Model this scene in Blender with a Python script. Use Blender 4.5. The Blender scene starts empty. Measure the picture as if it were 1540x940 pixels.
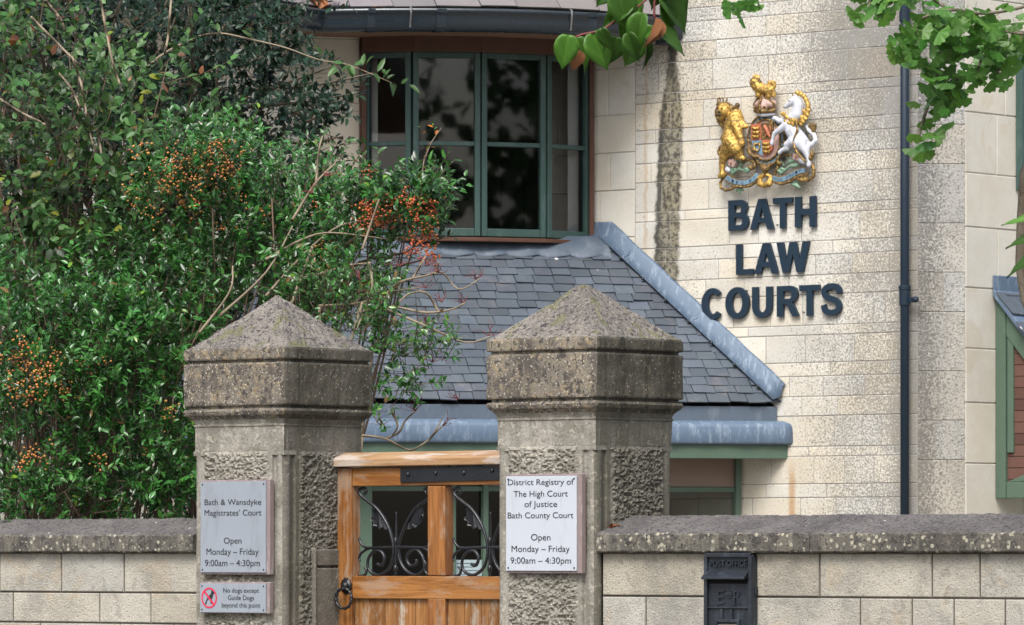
import bpy, bmesh, math, random
import numpy as np
from mathutils import Vector, Matrix, noise as mnoise

# ------------------------------------------------------------------ camera, light, exposure
S = bpy.context.scene
PHI = math.radians(40.0)
FPX, CX, HY = 8000.0, 770.0, 830.0          # focal length, centre and horizon in photo pixels (1540 x 940)
EYE = 1.6
cam_d = bpy.data.cameras.new('camera'); cam = bpy.data.objects.new('camera', cam_d)
S.collection.objects.link(cam); S.camera = cam
cam.location = (0, 0, EYE); cam.rotation_euler = (math.pi / 2, 0, PHI)
cam_d.sensor_width = 36; cam_d.lens = FPX / 1540 * 36; cam_d.shift_y = (HY - 470) / 1540
cam_d.clip_end = 2000; cam_d.clip_start = 0.5
cam_d.dof.use_dof = True; cam_d.dof.focus_distance = 20.6; cam_d.dof.aperture_fstop = 26

SUN_DIR = Vector((0.24, -0.55, 0.80)).normalized()
w = bpy.data.worlds.new('World'); S.world = w; w.use_nodes = True
wn = w.node_tree; bg = wn.nodes['Background']
sky = wn.nodes.new('ShaderNodeTexSky'); sky.sky_type = 'NISHITA'; sky.sun_disc = False
sky.sun_elevation = math.asin(SUN_DIR.z); sky.sun_rotation = math.atan2(SUN_DIR.x, SUN_DIR.y)
sky.air_density = 1.0; sky.dust_density = 4.0; sky.ozone_density = 0.6
hs = wn.nodes.new('ShaderNodeHueSaturation'); hs.inputs['Saturation'].default_value = 0.6
wn.links.new(sky.outputs[0], hs.inputs['Color']); wn.links.new(hs.outputs[0], bg.inputs['Color'])
bg.inputs['Strength'].default_value = 0.13
sl = bpy.data.lights.new('sun', 'SUN'); so = bpy.data.objects.new('sun', sl); S.collection.objects.link(so)
sl.energy = 1.8; sl.angle = math.radians(28); sl.color = (1.0, 0.99, 0.97)
so.rotation_euler = SUN_DIR.to_track_quat('Z', 'Y').to_euler()
vs = S.view_settings
S.display_settings.display_device = 'sRGB'
vs.view_transform = 'Standard'; vs.look = 'None'; vs.gamma = 1; vs.use_curve_mapping = False
vs.exposure = 0.93
S.cycles.max_bounces = 8; S.cycles.transparent_max_bounces = 12

# ------------------------------------------------------------------ survey helpers (photo measurement -> point on a real plane)
DV = Vector((-math.sin(PHI), math.cos(PHI), 0)); RV = Vector((math.cos(PHI), math.sin(PHI), 0))
UP = Vector((0, 0, 1)); CAMP = Vector((0, 0, EYE))
def ray(px, py): return DV + RV * ((px - CX) / FPX) + UP * ((HY - py) / FPX)
def P(px, py, Z): return CAMP + ray(px, py) * Z
def onY(px, py, Y): r = ray(px, py); return CAMP + r * (Y / r.y)
def onX(px, py, X): r = ray(px, py); return CAMP + r * (X / r.x)
def onP(px, py, p0, n): r = ray(px, py); return CAMP + r * ((p0 - CAMP).dot(n) / r.dot(n))

# ------------------------------------------------------------------ mesh helpers
ORG = {}
COL = S.collection
class MB:
    def __init__(s): s.v = []; s.f = []; s.m = []; s.t = []
    def add(s, vs, fs, mat=0, tint=(1, 1, 1)):
        b = len(s.v); s.v += [tuple(p) for p in vs]; s.t += [tint] * len(vs)
        s.f += [tuple(i + b for i in f) for f in fs]; s.m += [mat] * len(fs); return b
    def obox(s, o, ax, ay, az, a, b, c, mat=0, tint=(1, 1, 1)):
        o = Vector(o); ax, ay, az = Vector(ax), Vector(ay), Vector(az)
        vs = [o + ax * i + ay * j + az * k for k in c for j in b for i in a]
        s.add(vs, [(0, 2, 3, 1), (4, 5, 7, 6), (0, 1, 5, 4), (1, 3, 7, 5), (3, 2, 6, 7), (2, 0, 4, 6)], mat, tint)
    def box(s, x, y, z, mat=0, tint=(1, 1, 1)):
        s.obox((0, 0, 0), (1, 0, 0), (0, 1, 0), (0, 0, 1), x, y, z, mat, tint)
    def prism(s, pts, ext, mat=0, tint=(1, 1, 1)):
        pts = [Vector(p) for p in pts]; e = Vector(ext); n = len(pts)
        fs = [tuple(range(n))[::-1], tuple(range(n, 2 * n))]
        fs += [(i, (i + 1) % n, n + (i + 1) % n, n + i) for i in range(n)]
        s.add(pts + [p + e for p in pts], fs, mat, tint)
    def tube(s, path, rad, n=6, mat=0, tint=(1, 1, 1), flat=None):
        path = [Vector(p) for p in path]; k = len(path)
        if not isinstance(rad, (list, tuple)): rad = [rad] * k
        vs = []; ref = None
        for i, p in enumerate(path):
            d = (path[min(i + 1, k - 1)] - path[max(i - 1, 0)])
            if d.length < 1e-9: d = Vector((0, 0, 1))
            d.normalize()
            if ref is None: ref = d.orthogonal().normalized()
            ref = (ref - d * ref.dot(d))
            if ref.length < 1e-6: ref = d.orthogonal()
            ref.normalize(); b = d.cross(ref)
            for j in range(n):
                a = 2 * math.pi * j / n
                q = (ref * math.cos(a) + b * math.sin(a)) * rad[i]
                vs.append(p + q)
        fs = [(i * n + j, i * n + (j + 1) % n, (i + 1) * n + (j + 1) % n, (i + 1) * n + j) for i in range(k - 1) for j in range(n)]
        fs += [tuple(range(n))[::-1], tuple(range((k - 1) * n, k * n))]
        s.add(vs, fs, mat, tint)
    def ball(s, c, r, mat=0, tint=(1, 1, 1), seg=10, ring=6, sc=(1, 1, 1)):
        c = Vector(c); vs = [c + Vector((0, 0, r * sc[2]))]
        for i in range(1, ring):
            th = math.pi * i / ring
            for j in range(seg):
                a = 2 * math.pi * j / seg
                vs.append(c + Vector((r * sc[0] * math.sin(th) * math.cos(a), r * sc[1] * math.sin(th) * math.sin(a), r * sc[2] * math.cos(th))))
        vs.append(c - Vector((0, 0, r * sc[2]))); last = len(vs) - 1
        fs = [(0, 1 + j, 1 + (j + 1) % seg) for j in range(seg)]
        for i in range(ring - 2):
            fs += [(1 + i * seg + j, 1 + (i + 1) * seg + j, 1 + (i + 1) * seg + (j + 1) % seg, 1 + i * seg + (j + 1) % seg) for j in range(seg)]
        b = 1 + (ring - 2) * seg
        fs += [(last, b + (j + 1) % seg, b + j) for j in range(seg)]
        s.add(vs, fs, mat, tint)
    def grid(s, rows, mat=0, tint=(1, 1, 1), close=False):
        n = len(rows[0]); vs = [p for r in rows for p in r]
        m = n if close else n - 1
        fs = [(i * n + j, i * n + (j + 1) % n, (i + 1) * n + (j + 1) % n, (i + 1) * n + j) for i in range(len(rows) - 1) for j in range(m)]
        s.add(vs, fs, mat, tint)
    def build(s, name, mats, parent=None, smooth=False, bevel=0, seg=2, origin=None, sub=0):
        if not isinstance(mats, (list, tuple)): mats = [mats]
        o3 = Vector(origin) if origin is not None else (ORG[parent.name] if parent else Vector((0, 0, 0)))
        me = bpy.data.meshes.new(name)
        me.from_pydata([tuple(Vector(p) - o3) for p in s.v], [], s.f)
        for m in mats: me.materials.append(m)
        me.polygons.foreach_set('material_index', s.m)
        if smooth: me.polygons.foreach_set('use_smooth', [True] * len(s.f))
        ca = me.color_attributes.new('tint', 'FLOAT_COLOR', 'POINT')
        ca.data.foreach_set('color', [c for t in s.t for c in (*t, 1.0)])
        me.update()
        return link(name, me, parent, o3, bevel, seg, sub)
def link(name, me, parent, o3, bevel=0, seg=2, sub=0):
    o = bpy.data.objects.new(name, me); COL.objects.link(o); ORG[o.name] = o3
    if parent: o.parent = parent
    else: o.location = o3
    if sub:
        b = o.modifiers.new('subdivide', 'SUBSURF'); b.levels = sub; b.render_levels = sub
    if bevel:
        b = o.modifiers.new('bevel', 'BEVEL'); b.width = bevel; b.segments = seg; b.limit_method = 'ANGLE'; b.angle_limit = math.radians(40)
        b.harden_normals = False
    return o
def tag(o, label=None, cat=None, group=None, kind=None):
    if label: o['label'] = label
    if cat: o['category'] = cat
    if group: o['group'] = group
    if kind: o['kind'] = kind
    return o
def thing(name, label, cat, loc, group=None):
    o = bpy.data.objects.new(name, None); COL.objects.link(o); o.location = loc; o.empty_display_size = .1
    ORG[o.name] = Vector(loc); return tag(o, label, cat, group)

def text_geo(txt, extrude=0.0, offset=0.0, res=6):
    cu = bpy.data.curves.new('t', 'FONT'); cu.body = txt; cu.size = 1; cu.extrude = extrude; cu.offset = offset; cu.resolution_u = res
    ob = bpy.data.objects.new('t', cu); COL.objects.link(ob)
    dg = bpy.context.evaluated_depsgraph_get(); dg.update()
    me = bpy.data.meshes.new_from_object(ob.evaluated_get(dg))
    vs = [v.co.copy() for v in me.vertices]; fs = [tuple(p.vertices) for p in me.polygons]
    bpy.data.objects.remove(ob); bpy.data.curves.remove(cu); bpy.data.meshes.remove(me)
    return vs, fs
CAPH = None
def text_fit(mb, txt, o, ax, az, an, x0, x1, base, cap, depth=0.0, mat=0, offset=0.0):
    """text on the plane o + ax*x + az*z, its width fitted to x0..x1 and its capital height to cap; depth = relief along an"""
    global CAPH
    if CAPH is None: CAPH = max(v.y for v in text_geo('H')[0])
    vs, fs = text_geo(txt, 0.5 if depth else 0.0, offset)
    lo = min(v.x for v in vs); hi = max(v.x for v in vs); k = cap / CAPH
    o = Vector(o); out = []
    for v in vs:
        out.append(o + ax * (x0 + (v.x - lo) / (hi - lo) * (x1 - x0)) + az * (base + v.y * k) + an * ((v.z + .5) * depth if depth else 0))
    mb.add(out, fs, mat)

# ------------------------------------------------------------------ materials
class G:
    def __init__(s, name, rough=.8, metal=0.0, spec=.4):
        s.m = bpy.data.materials.new(name); s.m.use_nodes = True; s.nt = s.m.node_tree
        s.b = s.nt.nodes['Principled BSDF']; s.b.inputs['Roughness'].default_value = rough
        s.b.inputs['Metallic'].default_value = metal; s.b.inputs['Specular IOR Level'].default_value = spec
        s._p = None
    def n(s, t, **k):
        x = s.nt.nodes.new(t)
        for a, b in k.items(): setattr(x, a, b)
        return x
    def l(s, a, b): s.nt.links.new(a, b)
    def put(s, sock, v):
        if isinstance(v, bpy.types.NodeSocket): s.l(v, sock)
        elif isinstance(v, (tuple, list)) and len(v) == 3 and sock.type == 'RGBA': sock.default_value = (*v, 1)
        else: sock.default_value = v
    def pos(s, sc=(1, 1, 1)):
        if s._p is None: s._p = s.n('ShaderNodeNewGeometry').outputs['Position']
        if sc == (1, 1, 1): return s._p
        v = s.n('ShaderNodeVectorMath', operation='MULTIPLY'); s.l(s._p, v.inputs[0]); v.inputs[1].default_value = sc; return v.outputs[0]
    def noise(s, scale, detail=4, rough=.6, vec=None, dist=0):
        x = s.n('ShaderNodeTexNoise'); s.l(vec or s.pos(), x.inputs['Vector'])
        x.inputs['Scale'].default_value = scale; x.inputs['Detail'].default_value = detail; x.inputs['Roughness'].default_value = rough
        x.inputs['Distortion'].default_value = dist; return x.outputs['Fac']
    def vor(s, scale, vec=None, feature='F1', out='Distance'):
        x = s.n('ShaderNodeTexVoronoi', feature=feature); s.l(vec or s.pos(), x.inputs['Vector']); x.inputs['Scale'].default_value = scale
        return x.outputs[out]
    def step(s, f, a, b, c=0.0, d=1.0):
        x = s.n('ShaderNodeMapRange', interpolation_type='SMOOTHSTEP'); s.put(x.inputs['Value'], f)
        x.inputs['From Min'].default_value = a; x.inputs['From Max'].default_value = b
        x.inputs['To Min'].default_value = c; x.inputs['To Max'].default_value = d; return x.outputs['Result']
    def math(s, op, a, b=0.0, clamp=False):
        x = s.n('ShaderNodeMath', operation=op, use_clamp=clamp); s.put(x.inputs[0], a); s.put(x.inputs[1], b); return x.outputs[0]
    def mix(s, f, a, b, mode='MIX'):
        x = s.n('ShaderNodeMix', data_type='RGBA', blend_type=mode); s.put(x.inputs[0], f); s.put(x.inputs[6], a); s.put(x.inputs[7], b); return x.outputs[2]
    def sep(s):
        x = s.n('ShaderNodeSeparateXYZ'); s.l(s.pos(), x.inputs[0]); return x.outputs
    def tint(s):
        return s.n('ShaderNodeAttribute', attribute_name='tint').outputs['Color']
    def done(s, col, bump=None, strength=.5, dist=.01, rough=None):
        s.put(s.b.inputs['Base Color'], col)
        if rough is not None: s.put(s.b.inputs['Roughness'], rough)
        if bump is not None:
            x = s.n('ShaderNodeBump'); x.inputs['Strength'].default_value = strength; x.inputs['Distance'].default_value = dist
            s.l(bump, x.inputs['Height']); s.l(x.outputs[0], s.b.inputs['Normal'])
        return s.m

def stone(name, c1, c2, pit=(.5, 90), pitc=None, lichen=None, white=None, streak=None, moss=None, bump=.6, dist=.006, var=5, blot=None):
    g = G(name, .92, spec=.2)
    base = g.mix(g.step(g.noise(var, 6, .65), .35, .65), c1, c2)
    fine = g.noise(pit[1], 4, .7)
    if blot:
        base = g.mix(g.math('MULTIPLY', g.step(g.noise(blot[2], 5, .7, dist=.4), .5, .62), blot[1]), base, blot[0])
    if streak:
        sv = g.pos((1, 1, .06)); base = g.mix(g.math('MULTIPLY', g.step(g.noise(streak[2], 4, .6, vec=sv), .48, .66), streak[1]), base, streak[0])
    if lichen:
        for (c, amt, sc, th) in lichen:
            base = g.mix(g.math('MULTIPLY', g.step(g.noise(sc, 3, .6, dist=.6), th, th + .05), amt), base, c)
    if moss:
        base = g.mix(g.math('MULTIPLY', g.step(g.noise(moss[2], 5, .7), .5, .65), moss[1]), base, moss[0])
    pc = pitc or tuple(x * .35 for x in c1)
    base = g.mix(g.math('MULTIPLY', g.step(fine, .44, .34), pit[0]), base, pc)
    base = g.mix(g.math('MULTIPLY', g.step(fine, .58, .72), pit[0] * .6), base, tuple(min(.75, x * 1.6) for x in c2))
    if white:
        (c, amt, sc, rad) = white
        wv = g.noise(sc * .35, 2, .5)
        m = g.math('MULTIPLY', g.step(g.vor(sc), rad, rad * .7), g.step(wv, .46, .52))
        base = g.mix(g.math('MULTIPLY', m, amt), base, c)
    base = g.mix(1.0, base, g.tint(), 'MULTIPLY')
    h = g.math('ADD', g.math('MULTIPLY', fine, 1.0), g.math('MULTIPLY', g.noise(28, 4, .6), .8))
    return g.done(base, h, bump, dist)
def paint(name, c, rough=.45, var=.25, vs=4, bump=.1, spec=.45, metal=0, dirt=None):
    g = G(name, rough, metal, spec)
    b = g.mix(g.math('MULTIPLY', g.noise(vs, 5, .65), var * 2, True), c, tuple(x * (1 - var) for x in c))
    if dirt: b = g.mix(g.math('MULTIPLY', g.step(g.noise(dirt[2], 5, .7, vec=g.pos((1, 1, .25))), .5, .66), dirt[1]), b, dirt[0])
    b = g.mix(1.0, b, g.tint(), 'MULTIPLY')
    return g.done(b, g.noise(60, 4, .6), bump, .004, g.step(g.noise(9, 4), .3, .7, rough * .8, min(1, rough * 1.25)))

M = {}
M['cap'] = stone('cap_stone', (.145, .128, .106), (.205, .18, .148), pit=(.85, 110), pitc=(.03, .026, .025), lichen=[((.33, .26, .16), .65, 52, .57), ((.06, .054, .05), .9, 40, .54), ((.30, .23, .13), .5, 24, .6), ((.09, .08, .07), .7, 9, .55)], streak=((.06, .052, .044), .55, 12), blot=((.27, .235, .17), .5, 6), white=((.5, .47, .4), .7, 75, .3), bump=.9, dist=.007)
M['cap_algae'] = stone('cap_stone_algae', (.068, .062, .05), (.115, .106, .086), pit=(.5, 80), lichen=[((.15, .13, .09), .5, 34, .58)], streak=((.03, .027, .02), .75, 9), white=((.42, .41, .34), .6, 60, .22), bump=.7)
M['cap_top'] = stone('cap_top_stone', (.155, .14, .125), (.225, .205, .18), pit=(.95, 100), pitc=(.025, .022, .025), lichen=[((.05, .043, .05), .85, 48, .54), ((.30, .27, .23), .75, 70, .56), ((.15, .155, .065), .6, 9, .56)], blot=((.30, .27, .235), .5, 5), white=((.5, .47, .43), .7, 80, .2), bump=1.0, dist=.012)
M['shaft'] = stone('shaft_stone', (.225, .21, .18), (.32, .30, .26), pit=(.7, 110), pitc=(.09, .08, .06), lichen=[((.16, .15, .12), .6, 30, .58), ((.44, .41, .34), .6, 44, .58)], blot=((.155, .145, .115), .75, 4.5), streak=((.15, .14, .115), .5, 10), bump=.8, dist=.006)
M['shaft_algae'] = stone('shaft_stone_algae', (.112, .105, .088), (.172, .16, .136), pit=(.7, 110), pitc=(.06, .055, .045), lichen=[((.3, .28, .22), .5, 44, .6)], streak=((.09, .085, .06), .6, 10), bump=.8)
M['coping'] = stone('coping_stone', (.075, .068, .06), (.125, .115, .10), pit=(.85, 120), pitc=(.022, .02, .02), lichen=[((.04, .037, .036), .7, 30, .55), ((.34, .32, .25), .8, 34, .62), ((.26, .24, .19), .6, 58, .6)], white=((.42, .39, .30), .8, 40, .34), bump=.8, dist=.006, streak=((.22, .205, .16), .5, 22))
M['coping_top'] = stone('coping_top_stone', (.105, .097, .095), (.16, .148, .143), pit=(.95, 130), pitc=(.025, .022, .026), lichen=[((.05, .045, .05), .75, 60, .54), ((.24, .215, .18), .6, 75, .59)], white=((.75, .75, .72), .9, 9, .06), bump=1.0, dist=.01)
M['block'] = stone('wall_block_stone', (.38, .355, .30), (.47, .44, .375), pit=(.75, 130), pitc=(.13, .12, .10), lichen=[((.46, .37, .25), .35, 7, .6), ((.25, .235, .2), .45, 16, .6)], blot=((.25, .24, .215), .55, 3.5), bump=.9, dist=.009)
M['mortar'] = paint('mortar', (.115, .105, .09), .95, .4, 20, .5, .1)
M['mortar_wing'] = paint('mortar_wing', (.32, .305, .285), .95, .4, 20, .5, .1)
M['mortar_pale'] = paint('mortar_pale', (.52, .49, .43), .95, .2, 20, .5, .1)
M['ashlar_smooth'] = stone('smooth_ashlar', (.57, .53, .445), (.62, .585, .505), pit=(.1, 60), lichen=[((.5, .41, .27), .3, 3, .6)], bump=.2)
M['slate'] = None
def slate(name, c1, c2):
    g = G(name, .55, spec=.45)
    b = g.mix(g.noise(7, 5, .65), c1, c2)
    b = g.mix(g.math('MULTIPLY', g.step(g.noise(5, 5, .7, vec=g.pos((1, 1, .5))), .56, .72), .5), b, (.16, .15, .145))
    b = g.mix(g.math('MULTIPLY', g.step(g.vor(6), .09, .06), g.step(g.noise(3, 2), .52, .56)), b, (.55, .55, .52))
    b = g.mix(1.0, b, g.tint(), 'MULTIPLY')
    return g.done(b, g.noise(45, 5, .65), .5, .004, g.step(g.noise(12, 4), .3, .7, .42, .7))
M['slate'] = slate('slate', (.056, .072, .090), (.088, .104, .124))
M['slate_upper'] = slate('slate_upper', (.13, .115, .115), (.18, .165, .165))
M['lead'] = paint('lead', (.105, .155, .225), .5, .35, 5, .15, .5, 0, ((.24, .30, .37), .6, 28))
M['lead_dark'] = paint('lead_dark', (.095, .125, .165), .5, .35, 6, .15, .5, 0, ((.17, .2, .24), .5, 10))
M['green'] = paint('green_paint', (.078, .125, .088), .5, .2, 3, .1, .4, 0, ((.06, .085, .065), .5, 6))
M['green_frame'] = paint('green_frame_paint', (.040, .082, .072), .42, .25, 5, .12, .45, 0, ((.09, .135, .125), .5, 18))
M['brown'] = paint('brown_timber', (.105, .05, .034), .6, .3, 8, .2, .3, 0, ((.08, .05, .035), .5, 12))
M['soffit'] = paint('soffit_board', (.22, .13, .085), .7, .25, 4, .1, .3)
M['gutter'] = paint('gutter_paint', (.018, .028, .038), .25, .3, 6, .08, .6)
M['pipe'] = paint('pipe_paint', (.010, .021, .036), .4, .25, 5, .06, .35)
M['letter'] = paint('letter_paint', (.014, .029, .048), .45, .2, 6, .04, .3)
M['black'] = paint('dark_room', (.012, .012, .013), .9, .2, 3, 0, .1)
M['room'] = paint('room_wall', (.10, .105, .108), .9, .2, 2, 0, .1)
M['white'] = paint('white_board', (.62, .61, .58), .6, .12, 3, .05, .3)
M['panelbrown'] = paint('door_panel', (.21, .15, .115), .45, .15, 3, .05, .4)
def gilt(name, c, pat, amt, th):
    g = G(name, .32, .7, .5)
    n1 = g.noise(62, 4, .7); m = g.math('MULTIPLY', g.step(n1, th, th + .08), amt)
    b = g.mix(g.noise(24, 4, .6), c, tuple(x * .7 for x in c)); b = g.mix(m, b, pat); b = g.mix(1.0, b, g.tint(), 'MULTIPLY')
    g.put(g.b.inputs['Metallic'], g.math('SUBTRACT', .7, g.math('MULTIPLY', m, .6)))
    return g.done(b, g.noise(55, 4, .65), .9, .012, g.step(n1, .4, .65, .28, .55))
M['gold'] = gilt('gilt', (.74, .47, .12), (.14, .075, .025), .85, .49)
M['gold_dull'] = gilt('gilt_dull', (.42, .27, .085), (.075, .042, .018), .9, .44)
M['silver'] = paint('white_enamel', (.56, .58, .64), .35, .2, 18, .1, .5, 0, ((.30, .29, .29), .5, 34))
M['red'] = paint('red_enamel', (.42, .13, .07), .4, .2, 18, .1, .5)
M['pink'] = paint('pink_enamel', (.50, .33, .29), .4, .2, 18, .1, .5)
M['blue'] = paint('blue_enamel', (.16, .26, .34), .4, .2, 18, .1, .5)
M['leafgreen'] = paint('green_enamel', (.17, .28, .19), .4, .25, 18, .1, .5)
M['iron'] = paint('black_iron', (.009, .010, .013), .38, .3, 30, .3, .55)
M['iron_box'] = paint('cast_iron_paint', (.017, .021, .028), .40, .35, 20, .3, .5, 0, ((.045, .058, .075), .6, 25))
M['plate_grey'] = paint('sign_plate_grey', (.29, .32, .36), .4, .12, 5, .03, .4, .15, ((.22, .235, .25), .4, 14))
M['plate_pale'] = paint('sign_plate_pale', (.47, .50, .55), .4, .09, 5, .03, .4, .1, ((.37, .385, .40), .35, 14))
M['board'] = paint('sign_board_edge', (.24, .19, .185), .7, .3, 30, .3, .3, 0, ((.38, .35, .34), .5, 40))
M['ink'] = paint('sign_ink', (.022, .022, .028), .5, .05, 2, 0, .3)
M['signred'] = paint('sign_red', (.62, .02, .07), .4, .05, 2, 0, .3)
M['paper'] = paint('paper', (.36, .44, .47), .7, .05, 3, 0, .2)
M['steel'] = paint('screw_steel', (.35, .35, .36), .35, .1, 5, 0, .5, .8)
M['asphalt'] = stone('asphalt', (.045, .045, .047), (.06, .06, .06), pit=(.5, 80), bump=.5)
M['paving'] = stone('paving', (.20, .19, .17), (.27, .255, .225), pit=(.4, 60), bump=.4)

def wood(name, c1, c2, grey, gamt, grain):
    g = G(name, .55, spec=.35)
    v = g.pos((34, 34, 2.2) if grain == 'z' else (2.2, 34, 34))
    rings = g.noise(1.0, 5, .6, vec=v, dist=1.2)
    b = g.mix(g.step(rings, .36, .64), c1, c2)
    b = g.mix(g.math('MULTIPLY', g.step(g.noise(2.6, 4, .6, vec=v), .52, .7), .55), b, tuple(x * .5 for x in c1))
    wv = g.noise(1.0, 6, .72, vec=g.pos((16, 16, 5) if grain == 'z' else (5, 16, 16)))
    b = g.mix(g.math('MULTIPLY', g.step(wv, .5, .62), gamt), b, grey)
    b = g.mix(1.0, b, g.tint(), 'MULTIPLY')
    return g.done(b, g.noise(3, 4, .6, vec=v), .35, .004, g.step(wv, .5, .66, .42, .85))
M['oak_z'] = wood('oak_upright', (.18, .068, .018), (.30, .13, .038), (.30, .25, .19), .5, 'z')
M['oak_x'] = wood('oak_rail', (.19, .072, .018), (.31, .135, .038), (.29, .235, .18), .45, 'x')
M['oak_board'] = wood('oak_board', (.20, .085, .026), (.31, .15, .052), (.36, .32, .26), .85, 'z')
M['oak_cap'] = wood('oak_cap', (.30, .17, .08), (.38, .25, .14), (.40, .34, .29), .95, 'x')
M['cheek_board'] = paint('cheek_board', (.12, .06, .046), .7, .35, 9, .2, .3)
M['bark'] = stone('bark', (.11, .09, .065), (.17, .145, .11), pit=(.6, 40), bump=.8)
M['twig'] = paint('twig_bark', (.15, .105, .075), .8, .4, 12, .3, .2)
M['twig_pale'] = paint('twig_pale', (.30, .24, .17), .8, .4, 12, .3, .2)
M['twig_red'] = paint('twig_red', (.20, .06, .06), .7, .4, 12, .2, .2)
M['orange_berry'] = paint('orange_berry', (.44, .165, .045), .35, .3, 30, 0, .5)
M['red_berry'] = paint('red_berry', (.47, .10, .03), .35, .3, 30, 0, .5)
M['dead_leaf'] = paint('dead_leaf', (.30, .125, .055), .7, .4, 30, .2, .2)
def leafmat(name, c1, c2, rough=.4, trans=.25, tcol=None, spec=.45):
    g = G(name, rough, spec=spec)
    b = g.mix(g.noise(14, 3, .6), c1, c2); b = g.mix(1.0, b, g.tint(), 'MULTIPLY')
    g.put(g.b.inputs['Base Color'], b)
    t = g.n('ShaderNodeBsdfTranslucent'); g.put(t.inputs['Color'], g.mix(1.0, tcol or tuple(min(1, x * 1.6) for x in c2), g.tint(), 'MULTIPLY'))
    mx = g.n('ShaderNodeMixShader'); mx.inputs[0].default_value = trans
    g.l(g.b.outputs[0], mx.inputs[1]); g.l(t.outputs[0], mx.inputs[2]); g.l(mx.outputs[0], g.nt.nodes['Material Output'].inputs['Surface'])
    return g.m
M['holly'] = leafmat('holly_leaf', (.008, .023, .012), (.017, .042, .021), .34, .06, spec=.3)
M['climber'] = leafmat('climber_leaf', (.018, .050, .013), (.045, .098, .026), .42, .14, spec=.3)
M['firethorn'] = leafmat('firethorn_leaf', (.012, .052, .010), (.034, .112, .020), .28, .12, spec=.5)
M['ginkgo'] = leafmat('ginkgo_leaf', (.055, .15, .024), (.10, .225, .04), .45, .4)
M['lime'] = leafmat('lime_leaf', (.05, .13, .025), (.08, .19, .04), .4, .4, (.2, .38, .03))
def glass(name, tr, rough=.02):
    m = bpy.data.materials.new(name); m.use_nodes = True; nt = m.node_tree; nt.nodes.remove(nt.nodes['Principled BSDF'])
    t = nt.nodes.new('ShaderNodeBsdfTransparent'); t.inputs[0].default_value = (*tr, 1)
    gl = nt.nodes.new('ShaderNodeBsdfGlossy'); gl.inputs['Roughness'].default_value = rough
    fr = nt.nodes.new('ShaderNodeFresnel'); fr.inputs[0].default_value = 1.65
    mx = nt.nodes.new('ShaderNodeMixShader')
    for a, b in ((fr.outputs[0], mx.inputs[0]), (t.outputs[0], mx.inputs[1]), (gl.outputs[0], mx.inputs[2]), (mx.outputs[0], nt.nodes['Material Output'].inputs['Surface'])): nt.links.new(a, b)
    return m
M['pane'] = glass('pane_glass', (.86, .88, .88)); M['pane_dark'] = glass('door_glass', (.5, .53, .52))
# ------------------------------------------------------------------ layout of the place (metres)
R0 = random.Random(7)
YF = 15.5266                                  # front plane of the pillar caps
C = P(890, 358, 34.0); YW = C.y; XC = C.x     # re-entrant corner between the bay and the court wing
AL = math.radians(55); EV = Vector((math.cos(AL), math.sin(AL), 0)); NV = Vector((math.sin(AL), -math.cos(AL), 0)); UV = -EV
def B(u, o, z): return Vector((C.x, C.y, 0)) + UV * u + NV * o + UP * z
def uo(px, py, o):                             # point of plane «o metres in front of the bay» -> (u, z)
    p = onP(px, py, B(0, o, 0), NV); return (p - B(0, 0, 0)).dot(UV), p.z
def wx(px): return onY(px, 475, YW).x          # X on the wing wall
def wz(px, py): return onY(px, py, YW).z

# ------------------------------------------------------------------ ground
g = MB(); g.box((-400, 400), (-400, 400), (-.5, -.12), 0); tag(g.build('road', M['asphalt']), kind='structure')
g = MB(); g.box((-60, 30), (11.35, 60), (-.118, 0), 0); tag(g.build('pavement', M['paving']), kind='structure')
g = MB(); g.box((-60, 30), (11.22, 11.346), (-.118, .004), 0); tag(g.build('kerb', M['shaft'], bevel=.01), kind='structure')

# ------------------------------------------------------------------ masonry
def ashlar(mb, o, ax, an, x0, x1, z0, z1, hts, lens, joint, rng, mat=0, mortar=1, var=.12, first=0, warm=.05, depth=.012, breaks=None, start=0):
    """courses of separate blocks on the plane o + ax*x + z, with open joints and a mortar bed behind"""
    o = Vector(o); ax = Vector(ax); an = Vector(an); z = z0; i = first
    while z < z1 - .01:
        h = hts[i % len(hts)] if i >= 0 else hts[0]
        zt = min(z + h, z1)
        if breaks and i - first < len(breaks): xs = list(breaks[i - first])
        else:
            xs = [x0]; x = x0 - rng.random() * .2 + start
            while x < x1:
                x += rng.uniform(*lens) * (1.0 if h > .1 else 1.15)
                if x > xs[-1] + .07 and x < x1 - .07: xs.append(x)
            xs.append(x1)
        for a, b in zip(xs[:-1], xs[1:]):
            t = 1 + rng.uniform(-var, var * .7); k = rng.uniform(-warm, warm)
            tint = (t * (1 + k * .6), t, t * (1 - k))
            j = joint / 2; pr = rng.uniform(-.0012, .0012); c = .003
            a2, b2, zb, zt2 = a + j, b - j, z + j, zt - j
            p = lambda x, zz, d: o + ax * x + UP * zz + an * d
            vs = [p(a2 + c, zb + c, pr), p(b2 - c, zb + c, pr), p(b2 - c, zt2 - c, pr), p(a2 + c, zt2 - c, pr),
                  p(a2, zb, pr - c), p(b2, zb, pr - c), p(b2, zt2, pr - c), p(a2, zt2, pr - c),
                  p(a2, zb, -depth - .01), p(b2, zb, -depth - .01), p(b2, zt2, -depth - .01), p(a2, zt2, -depth - .01)]
            fs = [(0, 1, 2, 3)] + [(m + q, m + (q + 1) % 4, (q + 1) % 4 + m - 4, q + m - 4) for m in (4, 8) for q in range(4)]
            mb.add(vs, fs, mat, tint)
        z = zt; i += 1
    mb.obox(o, ax, UP, an, (x0, x1), (z0, z1), (-.2, -depth * .55), mortar)

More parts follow.
